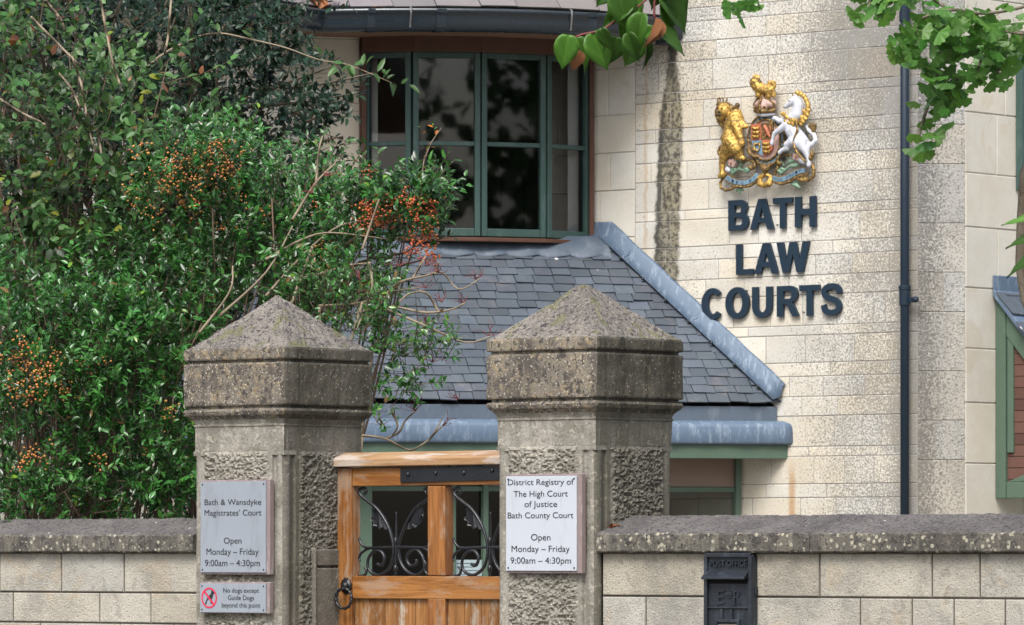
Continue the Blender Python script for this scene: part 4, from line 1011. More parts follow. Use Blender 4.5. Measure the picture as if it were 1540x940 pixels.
sculpt('lion_tail', [[(x, y, .03, r) for x, y, r in ((255, 620, 12), (215, 650, 11), (200, 620, 10), (215, 585, 10), (250, 570, 10), (270, 535, 10), (262, 505, 11), (238, 505, 13), (228, 530, 15), (240, 555, 10))]], M['gold_dull'])
sculpt('lion_face', [[(247, 330, .110, 6)], [(276, 332, .110, 6)], [(258, 360, .118, 6), (266, 360, .118, 6)], [(248, 382, .112, 4), (262, 378, .118, 4), (278, 380, .112, 4)]], M['ink'], .003, None, 1)
cr = [[(205, 305, .05, 8), (235, 298, .055, 8), (275, 300, .05, 8)]] + [[(x, 300, .05, 6), (x + dx, 262, .05, 5)] for x, dx in ((210, -2), (225, 0), (245, 2), (265, 8))] + [[(222, 262, .05, 7)], [(240, 258, .05, 6)]]
sculpt('lion_crown', cr, M['gold_dull'], .004, None, 1)
# unicorn supporter
sculpt('unicorn', [[(700, 430, .05, 42), (715, 480, .05, 46), (755, 540, .045, 46), (775, 560, .045, 42)], [(705, 420, .05, 42), (745, 370, .05, 38), (755, 310, .05, 32), (735, 275, .055, 26)],
   [(735, 280, .06, 26), (705, 300, .065, 19), (682, 318, .065, 14), (675, 322, .065, 12)], [(740, 255, .06, 9), (748, 236, .06, 4)],
   [(690, 440, .07, 28), (640, 478, .075, 19), (608, 500, .075, 14), (595, 540, .075, 11), (590, 570, .075, 13)], [(680, 415, .05, 24), (625, 415, .05, 16), (592, 392, .05, 12), (585, 400, .05, 11)],
   [(765, 560, .055, 42), (800, 610, .05, 26), (815, 650, .05, 17), (825, 690, .05, 14), (822, 712, .05, 16)], [(730, 550, .065, 34), (690, 575, .07, 22), (690, 600, .07, 17), (655, 612, .07, 13), (640, 628, .07, 14)],
   [(790, 560, .03, 14), (830, 575, .03, 15), (856, 545, .03, 14), (845, 505, .03, 13), (808, 475, .03, 11), (795, 450, .03, 10), (815, 440, .03, 9)]], M['silver'])
sculpt('horn', [[(728, 262, .06, 6), (716, 225, .06, 3)]], M['gold_dull'], .003, None, 1)
sculpt('unicorn_eye', [[(712, 285, .082, 5)], [(672, 325, .077, 5)]], M['ink'], .003, None, 1)
mane = [[(x, y, .05, 16), (x + 10, y + 12, .055, 10)] for x, y in ((745, 225), (768, 232), (790, 250), (806, 275), (815, 305), (817, 335), (810, 365), (797, 392), (780, 412), (765, 428), (775, 390), (795, 350))]
sculpt('unicorn_mane', mane, M['gold'], .005, None, 1)
col = [[(x, y, .085, 13), (x + 6, y + 14, .085, 8)] for x, y in ((680, 372), (700, 392), (722, 405), (742, 412), (760, 415), (690, 420), (712, 430), (735, 432))] + [[(650, 365, .06, 12), (665, 378, .07, 10), (680, 385, .075, 10)]]
sculpt('collar', col, M['gold'], .005, None, 1)
sculpt('chain', [[(x, y, .09, 8) for x, y in ((765, 430), (772, 470), (760, 510), (745, 550), (750, 590), (770, 630), (800, 665), (822, 690))], [(835, 665, .05, 16), (845, 640, .05, 16), (838, 622, .05, 10)], [(815, 445, .03, 12), (840, 448, .03, 20), (840, 480, .03, 14)]], M['gold_dull'], .005, None, 1)
# crowned lion crest and crown
sculpt('crest_lion_mane', [[(472 + 26 * math.cos(k * .63), 158 - 28 * math.sin(k * .63), .07, 11), (472 + 34 * math.cos(k * .63 + .3), 160 - 36 * math.sin(k * .63 + .3), .06, 7)] for k in range(10)], M['gold_dull'], .0045, None, 1)
sculpt('crest_lion', [[(490, 192, .05, 32), (525, 203, .05, 30), (560, 208, .05, 27)], [(485, 182, .055, 34), (474, 160, .06, 31), (462, 165, .06, 24)], [(478, 200, .06, 17), (488, 245, .06, 14), (478, 250, .06, 10)], [(505, 215, .04, 15), (512, 248, .04, 12)], [(560, 215, .055, 20), (556, 248, .055, 14), (546, 252, .055, 10)], [(575, 215, .04, 16), (580, 245, .04, 12)], [(472, 150, .085, 14)], [(452, 185, .06, 12), (470, 195, .07, 12)],
   [(565, 195, .04, 11), (585, 182, .04, 12), (578, 158, .04, 16), (552, 158, .04, 14), (548, 172, .04, 12)], [(455, 130, .05, 12), (470, 120, .05, 13), (485, 128, .05, 11)], [(448, 120, .05, 6), (452, 105, .05, 5)], [(468, 115, .05, 6), (470, 98, .05, 5)], [(488, 120, .05, 6), (494, 108, .05, 5)], [(470, 185, .07, 18), (460, 200, .06, 12)]], M['gold'], .0045, None, 2)
sculpt('crown_cap', [[(470, 300, .03, 26), (515, 285, .035, 34), (565, 300, .03, 26)], [(515, 315, .035, 40)]], M['pink'], .005)
sculpt('crown_fur', [[(462, 366, .03, 13), (515, 372, .055, 15), (572, 366, .03, 13)]], M['silver'], .005)
cr = [[(455, 345, .04, 13), (515, 352, .07, 14), (580, 345, .04, 13)], [(455, 335, .04, 9), (452, 300, .045, 9), (475, 270, .05, 9), (512, 262, .055, 10)], [(580, 335, .04, 9), (584, 300, .045, 9), (555, 270, .05, 9), (515, 262, .055, 10)], [(515, 345, .085, 8), (512, 300, .09, 8), (512, 262, .06, 10)], [(512, 245, .05, 13)]]
cr += [[(x, 325, .07, 10)] for x in (470, 495, 535, 562)]
sculpt('crown', cr, M['gold_dull'], .0045, None, 1)
# garter, shield
gc = (522, 540); GRX, GRY = 122, 172
def ov(k, d, n=48): return [cq(gc[0] + GRX * k * math.cos(2 * math.pi * i / n) + 6 * math.sin(2 * math.pi * i / n) * 0, gc[1] - GRY * k * math.sin(2 * math.pi * i / n), d) for i in range(n + 1)]
mb = MB(); mb.add(ov(1.0, .028)[:-1], [tuple(range(48))]); mb.add(ov(1.0, .0)[:-1] + ov(1.0, .028)[:-1], [(i, (i + 1) % 48, 48 + (i + 1) % 48, 48 + i) for i in range(48)]); mb.build('garter', M['blue'], arms)
mb = MB(); mb.tube(ov(1.0, .026), .0095, 8); mb.tube(ov(.80, .034), .007, 8)
for i in range(30):
    a = 2 * math.pi * (i + .5) / 30
    if i % 6: mb.ball(cq(gc[0] + GRX * .9 * math.cos(a), gc[1] - GRY * .9 * math.sin(a), .030), .0062, seg=6, ring=4)
mb.build('garter_rim', M['gold_dull'], arms, smooth=True)
mb = MB(); mb.add(ov(.79, .030)[:-1], [tuple(range(48))]); mb.build('garter_field', M['pink'], arms)
def plate(name, pts, d, mat):
    mb = MB(); mb.prism([cq(x, y, d) for x, y in pts], (0, .012, 0)); return mb.build(name, mat, arms)
plate('shield_quarter', [(427, 438), (494, 430), (496, 540), (432, 545)], .042, M['red'])
plate('shield_quarter', [(497, 430), (574, 418), (577, 535), (499, 539)], .0425, M['gold_dull'])
plate('shield_quarter', [(432, 547), (497, 542), (508, 650), (478, 632), (445, 600)], .043, M['blue'])
plate('shield_quarter', [(500, 541), (577, 537), (574, 600), (555, 630), (511, 650)], .0435, M['red'])
ch = []
for (x, y) in ((445, 462), (447, 490), (447, 518), (515, 565), (517, 592), (520, 620)):
    ch += [[(x, y, .05, 8), (x + 18, y + 3, .052, 9), (x + 34, y, .05, 7)], [(x + 4, y, .05, 4), (x - 2, y + 10, .05, 4)], [(x + 30, y, .05, 4), (x + 34, y + 11, .05, 4)], [(x + 34, y - 4, .05, 4), (x + 42, y - 8, .05, 4)]]
sculpt('shield_lions', ch, M['gold'], .0032, None, 1)
sculpt('rampant_lion', [[(525, 450, .05, 9), (540, 475, .052, 11), (550, 505, .05, 9), (560, 520, .05, 6)], [(532, 465, .05, 5), (512, 460, .05, 4)], [(540, 480, .05, 5), (518, 488, .05, 4)], [(548, 500, .05, 5), (528, 515, .05, 4)], [(556, 500, .05, 4), (566, 470, .05, 4), (558, 450, .05, 4)]], M['red'], .0032, None, 1)
sculpt('harp', [[(455, 565, .05, 6), (456, 605, .05, 5), (480, 615, .05, 5)], [(455, 565, .05, 5), (475, 572, .05, 5), (492, 558, .05, 5), (490, 590, .05, 4), (482, 615, .05, 4)]], M['gold'], .003, None, 1)
# motto scroll, flowers, leaves
def ribbon(name, pts, w, d, mat, th=.010):
    pp = crom(pts, 5); mb = MB(); a, b = [], []
    for i, (x, y) in enumerate(pp):
        x2, y2 = pp[min(i + 1, len(pp) - 1)]; x1, y1 = pp[max(i - 1, 0)]; m = math.hypot(x2 - x1, y2 - y1) or 1; nx, ny = -(y2 - y1) / m, (x2 - x1) / m
        a.append(cq(x + nx * w, y + ny * w, d)); b.append(cq(x - nx * w, y - ny * w, d))
    mb.grid([a, b]); mb.grid([[p + Vector((0, th, 0)) for p in a], a]); mb.grid([b, [p + Vector((0, th, 0)) for p in b]]); return mb.build(name, mat, arms)
SC1 = [(262, 792), (300, 815), (350, 828), (400, 825), (440, 805), (475, 770)]; SC2 = [(572, 795), (610, 808), (655, 800), (700, 778), (745, 755), (790, 745)]
ribbon('scroll', SC1, 24, .040, M['gold_dull']); ribbon('scroll', SC2, 24, .040, M['gold_dull'])
ribbon('motto_band', SC1, 15, .043, M['blue']); ribbon('motto_band', SC2, 15, .043, M['blue'])
sculpt('scroll_edge', [[(x, y, .035, 9) for x, y in ((235, 800), (215, 830), (222, 865), (255, 880), (300, 870), (318, 850))], [(x, y, .03, 8) for x, y in ((262, 765), (240, 790), (225, 770))], [(x, y, .035, 9) for x, y in ((300, 850), (360, 858), (420, 850), (470, 815), (480, 780))], [(x, y, .04, 11) for x, y in ((375, 690), (410, 672), (445, 690), (452, 720), (430, 735), (415, 715))],
    [(x, y, .035, 9) for x, y in ((575, 825), (630, 838), (690, 820), (740, 790), (800, 770))], [(x, y, .035, 10) for x, y in ((800, 770), (790, 800), (750, 812), (735, 800))], [(x, y, .035, 11) for x, y in ((830, 700), (848, 740), (845, 785), (810, 812), (760, 815))], [(x, y, .04, 10) for x, y in ((690, 645), (640, 640), (605, 670), (610, 700), (632, 700))], [(580, 770, .03, 10), (600, 730, .03, 10), (605, 700, .03, 10)]], M['gold_dull'], .005, None, 2)
sculpt('scroll_knot', [[(490, 835, .045, 20), (520, 850, .05, 16), (555, 835, .05, 20), (560, 808, .045, 14)], [(480, 800, .035, 16), (520, 770, .035, 12), (560, 790, .035, 12)]], M['gold'], .005, None, 2)
sculpt('pendant', [[(500, 720, .04, 14), (525, 740, .045, 20), (545, 722, .04, 14)], [(525, 745, .045, 16), (524, 785, .04, 7)], [(425, 610, .06, 16), (440, 640, .06, 14), (465, 655, .055, 10)]], M['gold_dull'], .005, None, 1)
for mt, xs in (('motto', [('DIEU ET', SC1)]), ('motto', [('MON DROIT', SC2)])):
    for t, pth in xs:
        pp = crom(pth, 8); mb = MB(); L = len(t)
        for i, chh in enumerate(t):
            if chh == ' ': continue
            f = .12 + .74 * i / (L - 1); k = int(f * (len(pp) - 1)); x, y = pp[k]; k2 = min(k + 2, len(pp) - 1); sl2 = (pp[k2][1] - pp[max(k - 2, 0)][1]) / max(1e-3, pp[k2][0] - pp[max(k - 2, 0)][0])
            a_, b_ = cq(x - 8, y + 9), cq(x + 8, y - 9); axv = (cq(x + 10, y + 10 * sl2) - cq(x - 10, y - 10 * sl2)).normalized()
            o_ = cq(x, y, .045) - axv * .009; text_fit(mb, chh, o_, axv, UP, Vector((0, -1, 0)), 0, .018, -.009, .018)
        mb.build('motto_lettering', M['ink'], arms)
lv = []
for (x, y, a) in ((330, 690, 2.4), (345, 715, .6), (370, 740, .2), (320, 740, 2.8), (390, 755, .5), (300, 755, 2.6), (355, 680, 1.2), (640, 710, 2.2), (665, 700, .8), (690, 690, .4), (650, 740, 2.9), (700, 720, .2), (630, 760, 2.7), (665, 665, 1.5)):
    lv.append([(x, y, .03, 8), (x + 22 * math.cos(a), y - 22 * math.sin(a), .034, 9), (x + 40 * math.cos(a), y - 40 * math.sin(a), .03, 3)])
lv += [[(290, 770, .03, 7), (340, 735, .032, 8), (400, 760, .03, 7)], [(620, 770, .03, 7), (680, 720, .032, 8), (735, 700, .03, 7)], [(335, 860, .02, 14), (338, 895, .02, 8)], [(325, 870, .02, 8), (318, 885, .02, 6)], [(350, 868, .02, 8), (362, 882, .02, 6)], [(690, 835, .02, 12), (725, 850, .02, 13), (742, 862, .02, 7)], [(715, 825, .02, 10), (735, 822, .02, 8)]]
sculpt('thistle_leaves', lv, M['leafgreen'], .0045, None, 1)
for (x, y) in ((302, 697), (738, 655)):
    sculpt('rose', [[(x + 19 * math.cos(k * 1.257), y + 19 * math.sin(k * 1.257), .04, 13)] for k in range(5)] + [[(x, y, .045, 12)]], M['pink'], .004, None, 1)
    sculpt('rose_centre', [[(x, y, .058, 7)]], M['red'], .003, None, 1)
sculpt('flower_bud', [[(262, 738, .03, 16), (275, 745, .035, 14)], [(765, 680, .035, 20), (780, 690, .035, 16)]], M['silver'], .0045, None, 2)
# ------------------------------------------------------------------ vegetation
RG = np.random.default_rng(5)
T_OVAL = (np.array([(0, 0, 0), (.30, .5, .06), (.30, 0, 0), (.30, -.5, .06), (.68, .42, .03), (.68, 0, -.03), (.68, -.42, .03), (1, 0, -.10)]),
          [(0, 2, 1), (0, 3, 2), (1, 2, 5, 4), (2, 3, 6, 5), (4, 5, 7), (5, 6, 7)])
def fan_template(n=12):
    v = [(0, 0, 0), (.55, 0, 0)]; f = []
    for i in range(n + 1):
        a = math.radians(-68 + 136 * i / n); r = .60 * (1.0 + .06 * math.sin(i * 2.7)) * (.82 if i == n // 2 else 1) * (.86 if i in (0, n) else 1)
        v.append((.5 + r * math.cos(a), r * math.sin(a) * 1.15, .06 * math.sin(i * 1.9) + .05 * abs(i - n / 2) / n))
    f = [(1, 2 + i, 3 + i) for i in range(n)]
    st = len(v); v += [(0, .012, 0), (.55, .012, 0), (.55, -.012, 0), (0, -.012, 0)]; f.append((st, st + 1, st + 2, st + 3))
    return np.array(v), f
T_FAN = fan_template()
def norm(a): return a / np.maximum(1e-9, np.linalg.norm(a, axis=-1, keepdims=True))
def leaves_mesh(name, tmpl, pos, d, nrm, ln, wd, tint, mat, parent, origin, curl=None):
    """many separate leaf faces as one foliage mesh"""
    tv, tf = tmpl; N = len(pos); d = norm(d); s = norm(np.cross(nrm, d)); n = np.cross(d, s)
    V = pos[:, None, :] + (tv[None, :, 0:1] * ln[:, None, None]) * d[:, None, :] + (tv[None, :, 1:2] * wd[:, None, None]) * s[:, None, :] + (tv[None, :, 2:3] * ln[:, None, None]) * n[:, None, :]
    k = len(tv); V = V.reshape(-1, 3) - np.array(origin)
    loops = np.concatenate([np.array([i for f in tf for i in f])[None, :] + (np.arange(N) * k)[:, None]]).reshape(-1)
    sizes = np.tile(np.array([len(f) for f in tf]), N)
    me = bpy.data.meshes.new(name); me.vertices.add(len(V)); me.vertices.foreach_set('co', V.ravel())
    me.loops.add(len(loops)); me.loops.foreach_set('vertex_index', loops.astype(np.int32))
    me.polygons.add(len(sizes)); st = np.concatenate([[0], np.cumsum(sizes)[:-1]])
    me.polygons.foreach_set('loop_start', st.astype(np.int32)); me.polygons.foreach_set('use_smooth', np.ones(len(sizes), bool))
    me.update(calc_edges=True); me.materials.append(mat)
    ca = me.color_attributes.new('tint', 'FLOAT_COLOR', 'POINT')
    ca.data.foreach_set('color', np.concatenate([np.repeat(tint, k, 0), np.ones((N * k, 1))], 1).ravel().astype(np.float32))
    return link(name, me, parent, Vector(origin))
def rnd_dir(n): return norm(RG.normal(size=(n, 3)))
def zone_points(zs, n):
    """zs: (px, py, rx, ry, Z near, Z far, weight)"""
    w_ = np.array([z[6] * z[2] * z[3] for z in zs], float); idx = RG.choice(len(zs), n, p=w_ / w_.sum()); out = []
    for i in idx:
        px, py, rx, ry, z0, z1, _ = zs[i]; a = RG.random() * 2 * math.pi; r = math.sqrt(RG.random())
        out.append(P(px + rx * r * math.cos(a), py + ry * r * math.sin(a), z0 + (z1 - z0) * RG.random() ** 1.3))
    return np.array([tuple(p) for p in out])
NRM_CAM = np.array(tuple(-DV))
def sprigs(pts, centre, L, per, leaf, wid, up=.5, spread=.9, hue=(.5, 1.5), yellow=.0, face=.35):
    """leafy twigs; returns leaf arrays and twig paths"""
    n = len(pts); d = norm(norm(pts - centre) * .7 + rnd_dir(n) * .6 + np.array([0, 0, up])); Ls = L * RG.uniform(.6, 1.3, n)
    pos, dd, nn, ll, ww, tt, tw = [], [], [], [], [], [], []
    for i in range(n):
        k = max(3, int(per * RG.uniform(.7, 1.3))); s = np.linspace(.12, 1, k)
        bend = rnd_dir(1)[0] * .25; path = pts[i] + np.outer(s * Ls[i], d[i]) + np.outer((s ** 2) * Ls[i], bend)
        tw.append((pts[i] - d[i] * Ls[i] * .35, pts[i] + d[i] * Ls[i] * .5 + bend * .25 * Ls[i], path[-1]))
        side = rnd_dir(k); side -= np.outer(side @ d[i], d[i]); side = norm(side)
        ld = norm(d[i] * (1 - spread * .6) + side * spread + np.array([0, 0, .15])); pos.append(path); dd.append(ld)
        nn.append(norm(np.array([0, 0, 1.0]) + NRM_CAM * face + rnd_dir(k) * .7))
        base = RG.uniform(*hue); tin = np.clip(base * RG.uniform(.75, 1.3, (k, 1)), .25, 2.2) * np.array([[1, 1, 1]]) * (1 + RG.normal(size=(k, 3)) * np.array([.10, .03, .08]))
        if yellow:
            y = RG.random(k) < yellow; tin[y] *= np.array([3.2, 1.7, .8])
            y = RG.random(k) < yellow * .8; tin[y] *= np.array([3.0, .55, .9])
        tt.append(tin); sz = RG.uniform(.6, 1.15, k); ll.append(leaf * sz); ww.append(wid * sz * RG.uniform(.85, 1.15, k))
    return [np.concatenate(a) for a in (pos, dd, nn, ll, ww, tt)], tw
def twigs(name, tw, rad, mat, parent, every=1):
    mb = MB()
    for a, b, c in tw[::every]: mb.tube([Vector(a), Vector(b), Vector(c)], [rad, rad * .8, rad * .4], 4)
    return mb.build(name, mat, parent)
def limbs(mb, base, ends, r0, r1, wob=.08, n=7, mat=0):
    for e in ends:
        b = Vector(base) + Vector(RG.normal(size=3)) * .1; e = Vector(e); path = []
        w1, w2 = Vector(RG.normal(size=3)) * wob, Vector(RG.normal(size=3)) * wob
        for i in range(n + 1):
            t = i / n; q = b.lerp(e, t); q.z = b.z + (e.z - b.z) * (t ** .75); path.append(q + w1 * math.sin(math.pi * t) + w2 * math.sin(2 * math.pi * t) * .5)
        mb.tube(path, [r0 + (r1 - r0) * (i / n) for i in range(n + 1)], 6, mat)
def ground_under(px, Z): p = P(px, 800, Z); return Vector((p.x, p.y, 0))
ICO = None
def berry_meshes(mat, r, n, kinds=5, spread=.028):
    out = []
    for k in range(kinds):
        mb = MB()
        for i in range(n):
            c = Vector(RG.normal(size=3)) * spread; c.z *= .8; t = RG.uniform(.6, 1.3); mb.ball(c, r * RG.uniform(.75, 1.1), 0, (t, t * RG.uniform(.8, 1.35), t), 7, 5)
        ob = mb.build('berry_cluster', mat, smooth=True); out.append(ob.data); bpy.data.objects.remove(ob)
    return out
def place_berries(parent, meshes, pts):
    for i, p in enumerate(pts):
        o = bpy.data.objects.new('berry_cluster', meshes[i % len(meshes)]); COL.objects.link(o); o.parent = parent; o.location = Vector(p) - ORG[parent.name]
        o.rotation_euler = tuple(RG.uniform(0, 6.28, 3)); s = RG.uniform(.7, 1.2); o.scale = (s, s, s)

# holly tree, dark and glossy, behind the firethorn
b = ground_under(150, 27.0); holly = thing('holly_tree', 'tall dark glossy evergreen tree behind the berry shrubs and beside the bow window', 'tree', b)
HZ = [(120, 60, 240, 150, 24.6, 28.0, 1.5), (310, 110, 130, 140, 25, 27.5, 1.1), (60, 260, 150, 200, 25.5, 28, .8), (300, 250, 120, 90, 25.2, 27, .9), (425, 100, 60, 80, 25.2, 26.2, .45), (420, 185, 75, 65, 25, 26, .85), (480, 150, 40, 40, 25, 25.6, .35), (380, 20, 70, 45, 25.2, 26.4, 1), (120, 480, 200, 200, 25.4, 27.5, .9), (330, 440, 150, 110, 25, 27, .9), (150, 680, 170, 120, 24.6, 26.5, .8)]
pts = zone_points(HZ, 2600); c0 = np.array(tuple(P(180, 250, 27.5)))
A, tw = sprigs(pts, c0, .17, 13, .052, .021, up=.25, hue=(.55, 1.5))
leaves_mesh('foliage', T_OVAL, *A, M['holly'], holly, ORG[holly.name])
mb = MB(); path = [b + Vector((0, 0, z)) + Vector((.05 * math.sin(z * 2), .04 * math.cos(z * 1.7), 0)) for z in (0, .8, 1.6, 2.4, 3.2, 4.0, 4.6)]; mb.tube(path, [.11, .09, .08, .07, .055, .04, .02], 10); mb.build('trunk', M['bark'], holly, smooth=True)
mb = MB(); limbs(mb, b + Vector((0, 0, 2.2)), pts[::28], .022, .006, .1); limbs(mb, P(330, 170, 25.9), [P(536, 140, 25.2), P(515, 205, 25.1), P(480, 240, 25.1), P(500, 100, 25.5), P(560, 110, 25.0)], .012, .003, .02); mb.build('branches', M['bark'], holly, smooth=True)
twigs('twigs', tw, .0022, M['twig'], holly, 3)
ex = np.array([tuple(P(x, y, z)) for x, y, z in ((520, 150, 25.2), (540, 145, 25.2), (515, 175, 25.2), (500, 205, 25.2), (505, 215, 25.1), (480, 235, 25.1), (505, 95, 25.4), (470, 120, 25.4), (490, 130, 25.3), (455, 230, 25.2), (440, 240, 25.2), (500, 160, 25.2), (470, 160, 25.3), (460, 200, 25.3), (535, 155, 25.2), (420, 60, 25.5), (450, 70, 25.5))])
A, tw = sprigs(ex, c0, .13, 11, .05, .02, up=.1, hue=(.6, 1.6)); leaves_mesh('foliage', T_OVAL, *A, M['holly'], holly, ORG[holly.name]); twigs('twigs', tw, .0025, M['twig'], holly)

# rambling climber at the far left
b = ground_under(60, 24.0); cl = thing('climbing_shrub', 'rambling matt green climber with long bare stems and no berries', 'climber', b)
CZ = [(60, 130, 120, 130, 23.6, 24.8, 1), (110, 290, 150, 130, 23.2, 24.6, 1.2), (40, 420, 110, 130, 23.2, 24.4, 1), (200, 330, 130, 110, 23.3, 24.4, .8), (240, 150, 110, 80, 23.8, 24.8, .35), (330, 360, 90, 60, 23.2, 24, .5)]
pts = zone_points(CZ, 600); c0 = np.array(tuple(P(100, 400, 25.5)))
A, tw = sprigs(pts, c0, .24, 10, .054, .031, up=.2, hue=(.35, 2.1), yellow=.035, face=.5)
leaves_mesh('foliage', T_OVAL, *A, M['climber'], cl, ORG[cl.name])
mb = MB(); limbs(mb, b + Vector((0, 0, .3)), pts[::9], .008, .0025, .14, 9); mb.build('stems', M['twig'], cl, smooth=True)
mb = MB()
for pth in ([(355, 0), (372, 90), (385, 160), (402, 235), (425, 300)], [(605, 0), (600, 60), (594, 130), (582, 190)], [(255, 200), (285, 290), (300, 360), (312, 450), (345, 560), (360, 620)], [(160, 0), (210, 60), (230, 110)], [(340, 440), (362, 560), (380, 640)], [(190, 240), (250, 310), (285, 390)], [(110, 60), (200, 150), (280, 230)], [(0, 350), (80, 400), (160, 440)]):
    mb.tube([P(x * .4255, y * .4255, 23.5 + .1 * math.sin(i * 2 + x)) for i, (x, y) in enumerate(crom(pth, 4))], .0052, 6)
mb.build('long_stems', M['twig_pale'], cl, smooth=True); twigs('twigs', tw, .002, M['twig'], cl, 2)
# arching shoot with fresh leaves at the top
mb = MB(); sh = [P(x, y, 24.6) for x, y in crom([(213, 112), (240, 85), (290, 58), (330, 50), (380, 60), (430, 72), (480, 90), (525, 98), (590, 125)], 4)]; mb.tube(sh, [.006 - .004 * i / len(sh) for i in range(len(sh))], 6); mb.build('arching_shoot', M['twig_pale'], cl, smooth=True)
sp = np.array([tuple(P(x, y, 24.58)) for x, y in ((480, 88), (500, 92), (520, 96), (540, 100), (560, 110), (575, 118), (590, 124), (330, 50), (380, 58), (250, 110))])
A, tw = sprigs(sp, np.array(tuple(P(400, 90, 24.9))), .06, 4, .075, .026, up=0, hue=(.9, 1.5), face=.8); leaves_mesh('foliage', T_OVAL, *A, M['climber'], cl, ORG[cl.name])

# firethorn bushes
def firethorn(name_label, base_px, base_Z, zones, n, centre, berries, bpts, hue, extra=None, leaf=.039, wid=.015):
    b = ground_under(base_px, base_Z); r = thing('firethorn_shrub', name_label, 'shrub', b, 'berry shrubs behind the wall')
    pts = zone_points(zones, n)
    A, tw = sprigs(pts, np.array(tuple(P(*centre))), .15, 14, leaf, wid, up=.45, hue=hue, yellow=.012)
    leaves_mesh('foliage', T_OVAL, *A, M['firethorn'], r, ORG[r.name])
    mb = MB(); limbs(mb, b + Vector((0, 0, .5)), pts[::30], .009, .003, .07); limbs(mb, b, [b + Vector((0, 0, .7))], .03, .025, 0); mb.build('stems', M['twig'], r, smooth=True)
    twigs('twigs', tw, .0019, M['twig'], r, 2)
    place_berries(r, berries, bpts)
    return r, pts, tw
OB = berry_meshes(M['orange_berry'], .0054, 9, 6, .024); RB = berry_meshes(M['red_berry'], .0054, 9, 6, .022)
OZ = [(310, 260, 95, 62, 22.9, 23.8, 1.3), (300, 330, 130, 90, 22.9, 24.2, 1.1), (420, 340, 90, 90, 22.9, 24, .75), (350, 420, 130, 60, 22.9, 24.2, .9), (230, 440, 120, 80, 23, 24.4, .9), (455, 410, 80, 70, 22.8, 23.6, .6)]
bp = zone_points([(310, 255, 70, 42, 22.8, 23.2, 1), (270, 285, 85, 45, 22.8, 23.2, .45), (220, 225, 20, 10, 22.78, 23, 1), (335, 215, 25, 20, 22.8, 23, .6), (330, 330, 70, 50, 22.8, 23.2, .2), (470, 375, 30, 22, 22.75, 22.9, .6)], 92)
firethorn('firethorn bush heaped with orange berries in the middle of the greenery', 330, 23.6, OZ, 1050, (330, 480, 24.4), OB, bp, (.35, 2.4))
RZ = [(590, 335, 55, 40, 22.6, 23.1, 1), (550, 290, 40, 22, 22.6, 22.95, .8), (620, 320, 35, 30, 22.6, 22.9, 1), (640, 350, 18, 25, 22.6, 22.8, .8), (530, 350, 60, 50, 22.7, 23.3, .8), (480, 320, 60, 60, 22.8, 23.5, .6), (590, 375, 40, 20, 22.6, 22.9, .5), (480, 420, 60, 60, 22.6, 23.4, .8), (640, 320, 25, 40, 22.45, 22.6, 1.2), (600, 310, 50, 30, 22.45, 22.6, 1), (520, 430, 70, 50, 22.4, 23.2, .8), (450, 300, 60, 50, 22.8, 23.6, .8), (540, 300, 40, 30, 22.5, 22.8, .6)]
bp = zone_points([(598, 315, 48, 24, 22.38, 22.55, .8), (640, 325, 16, 36, 22.38, 22.5, 1), (560, 320, 34, 24, 22.45, 22.6, .7), (565, 258, 14, 8, 22.5, 22.6, 1.2), (625, 365, 22, 16, 22.4, 22.55, .8), (645, 385, 8, 16, 22.4, 22.5, 1), (480, 315, 14, 10, 22.6, 22.7, .8)], 74)
rr_, _, _ = firethorn('firethorn bush with red berries leaning across the canopy roof', 390, 23.0, RZ, 520, (500, 480, 23.4), RB, bp, (.35, 2.4))
mb = MB(); limbs(mb, P(470, 470, 23.0), [P(640, 350, 22.7), P(600, 330, 22.7), P(565, 262, 22.75), P(655, 250, 22.7), P(640, 390, 22.65)], .010, .003, .05); mb.build('branches', M['twig'], rr_, smooth=True)
sp = np.array([tuple(P(x, y, 22.68)) for x, y in ((633, 275), (632, 255), (636, 238), (645, 222), (655, 205), (640, 285), (655, 290))])
A, tw = sprigs(sp, np.array(tuple(P(630, 330, 22.8))), .06, 6, .026, .01, up=.6, hue=(1.0, 1.9), yellow=.5); leaves_mesh('foliage', T_OVAL, *A, M['firethorn'], rr_, ORG[rr_.name])
mb = MB(); mb.tube([P(x, y, 22.68) for x, y in ((634, 300), (633, 270), (638, 240), (648, 215), (664, 192))], [.004, .0035, .003, .0025, .0015], 5); mb.tube([P(x, y, 22.68) for x, y in ((620, 305), (640, 292), (662, 285))], .0022, 5); mb.build('leader_shoot', M['twig_pale'], rr_)
LZ = [(110, 540, 130, 110, 22.45, 23.6, 1.1), (60, 650, 110, 120, 22.4, 23.6, 1), (200, 620, 110, 150, 22.4, 23.4, 1), (220, 480, 120, 80, 22.5, 23.6, 1), (20, 480, 80, 90, 22.6, 23.6, .8), (280, 690, 60, 90, 22.4, 23.2, .6), (240, 740, 60, 50, 22.4, 23.0, .9), (80, 760, 120, 40, 22.4, 23.0, 1)]
bp = zone_points([(60, 570, 60, 35, 22.35, 22.42, 1), (45, 530, 40, 25, 22.4, 22.45, .7), (130, 545, 30, 18, 22.38, 22.42, .7), (157, 690, 6, 18, 22.35, 22.4, 2), (240, 620, 30, 16, 22.35, 22.4, .5), (265, 612, 14, 14, 22.35, 22.4, 1), (40, 690, 30, 20, 22.35, 22.4, .8), (20, 560, 20, 30, 22.35, 22.4, .8)], 44)
firethorn('low dense bright green firethorn bush with few orange berries, close behind the street wall', 130, 23.2, LZ, 1650, (130, 700, 23.8), OB, bp, (.35, 2.4))
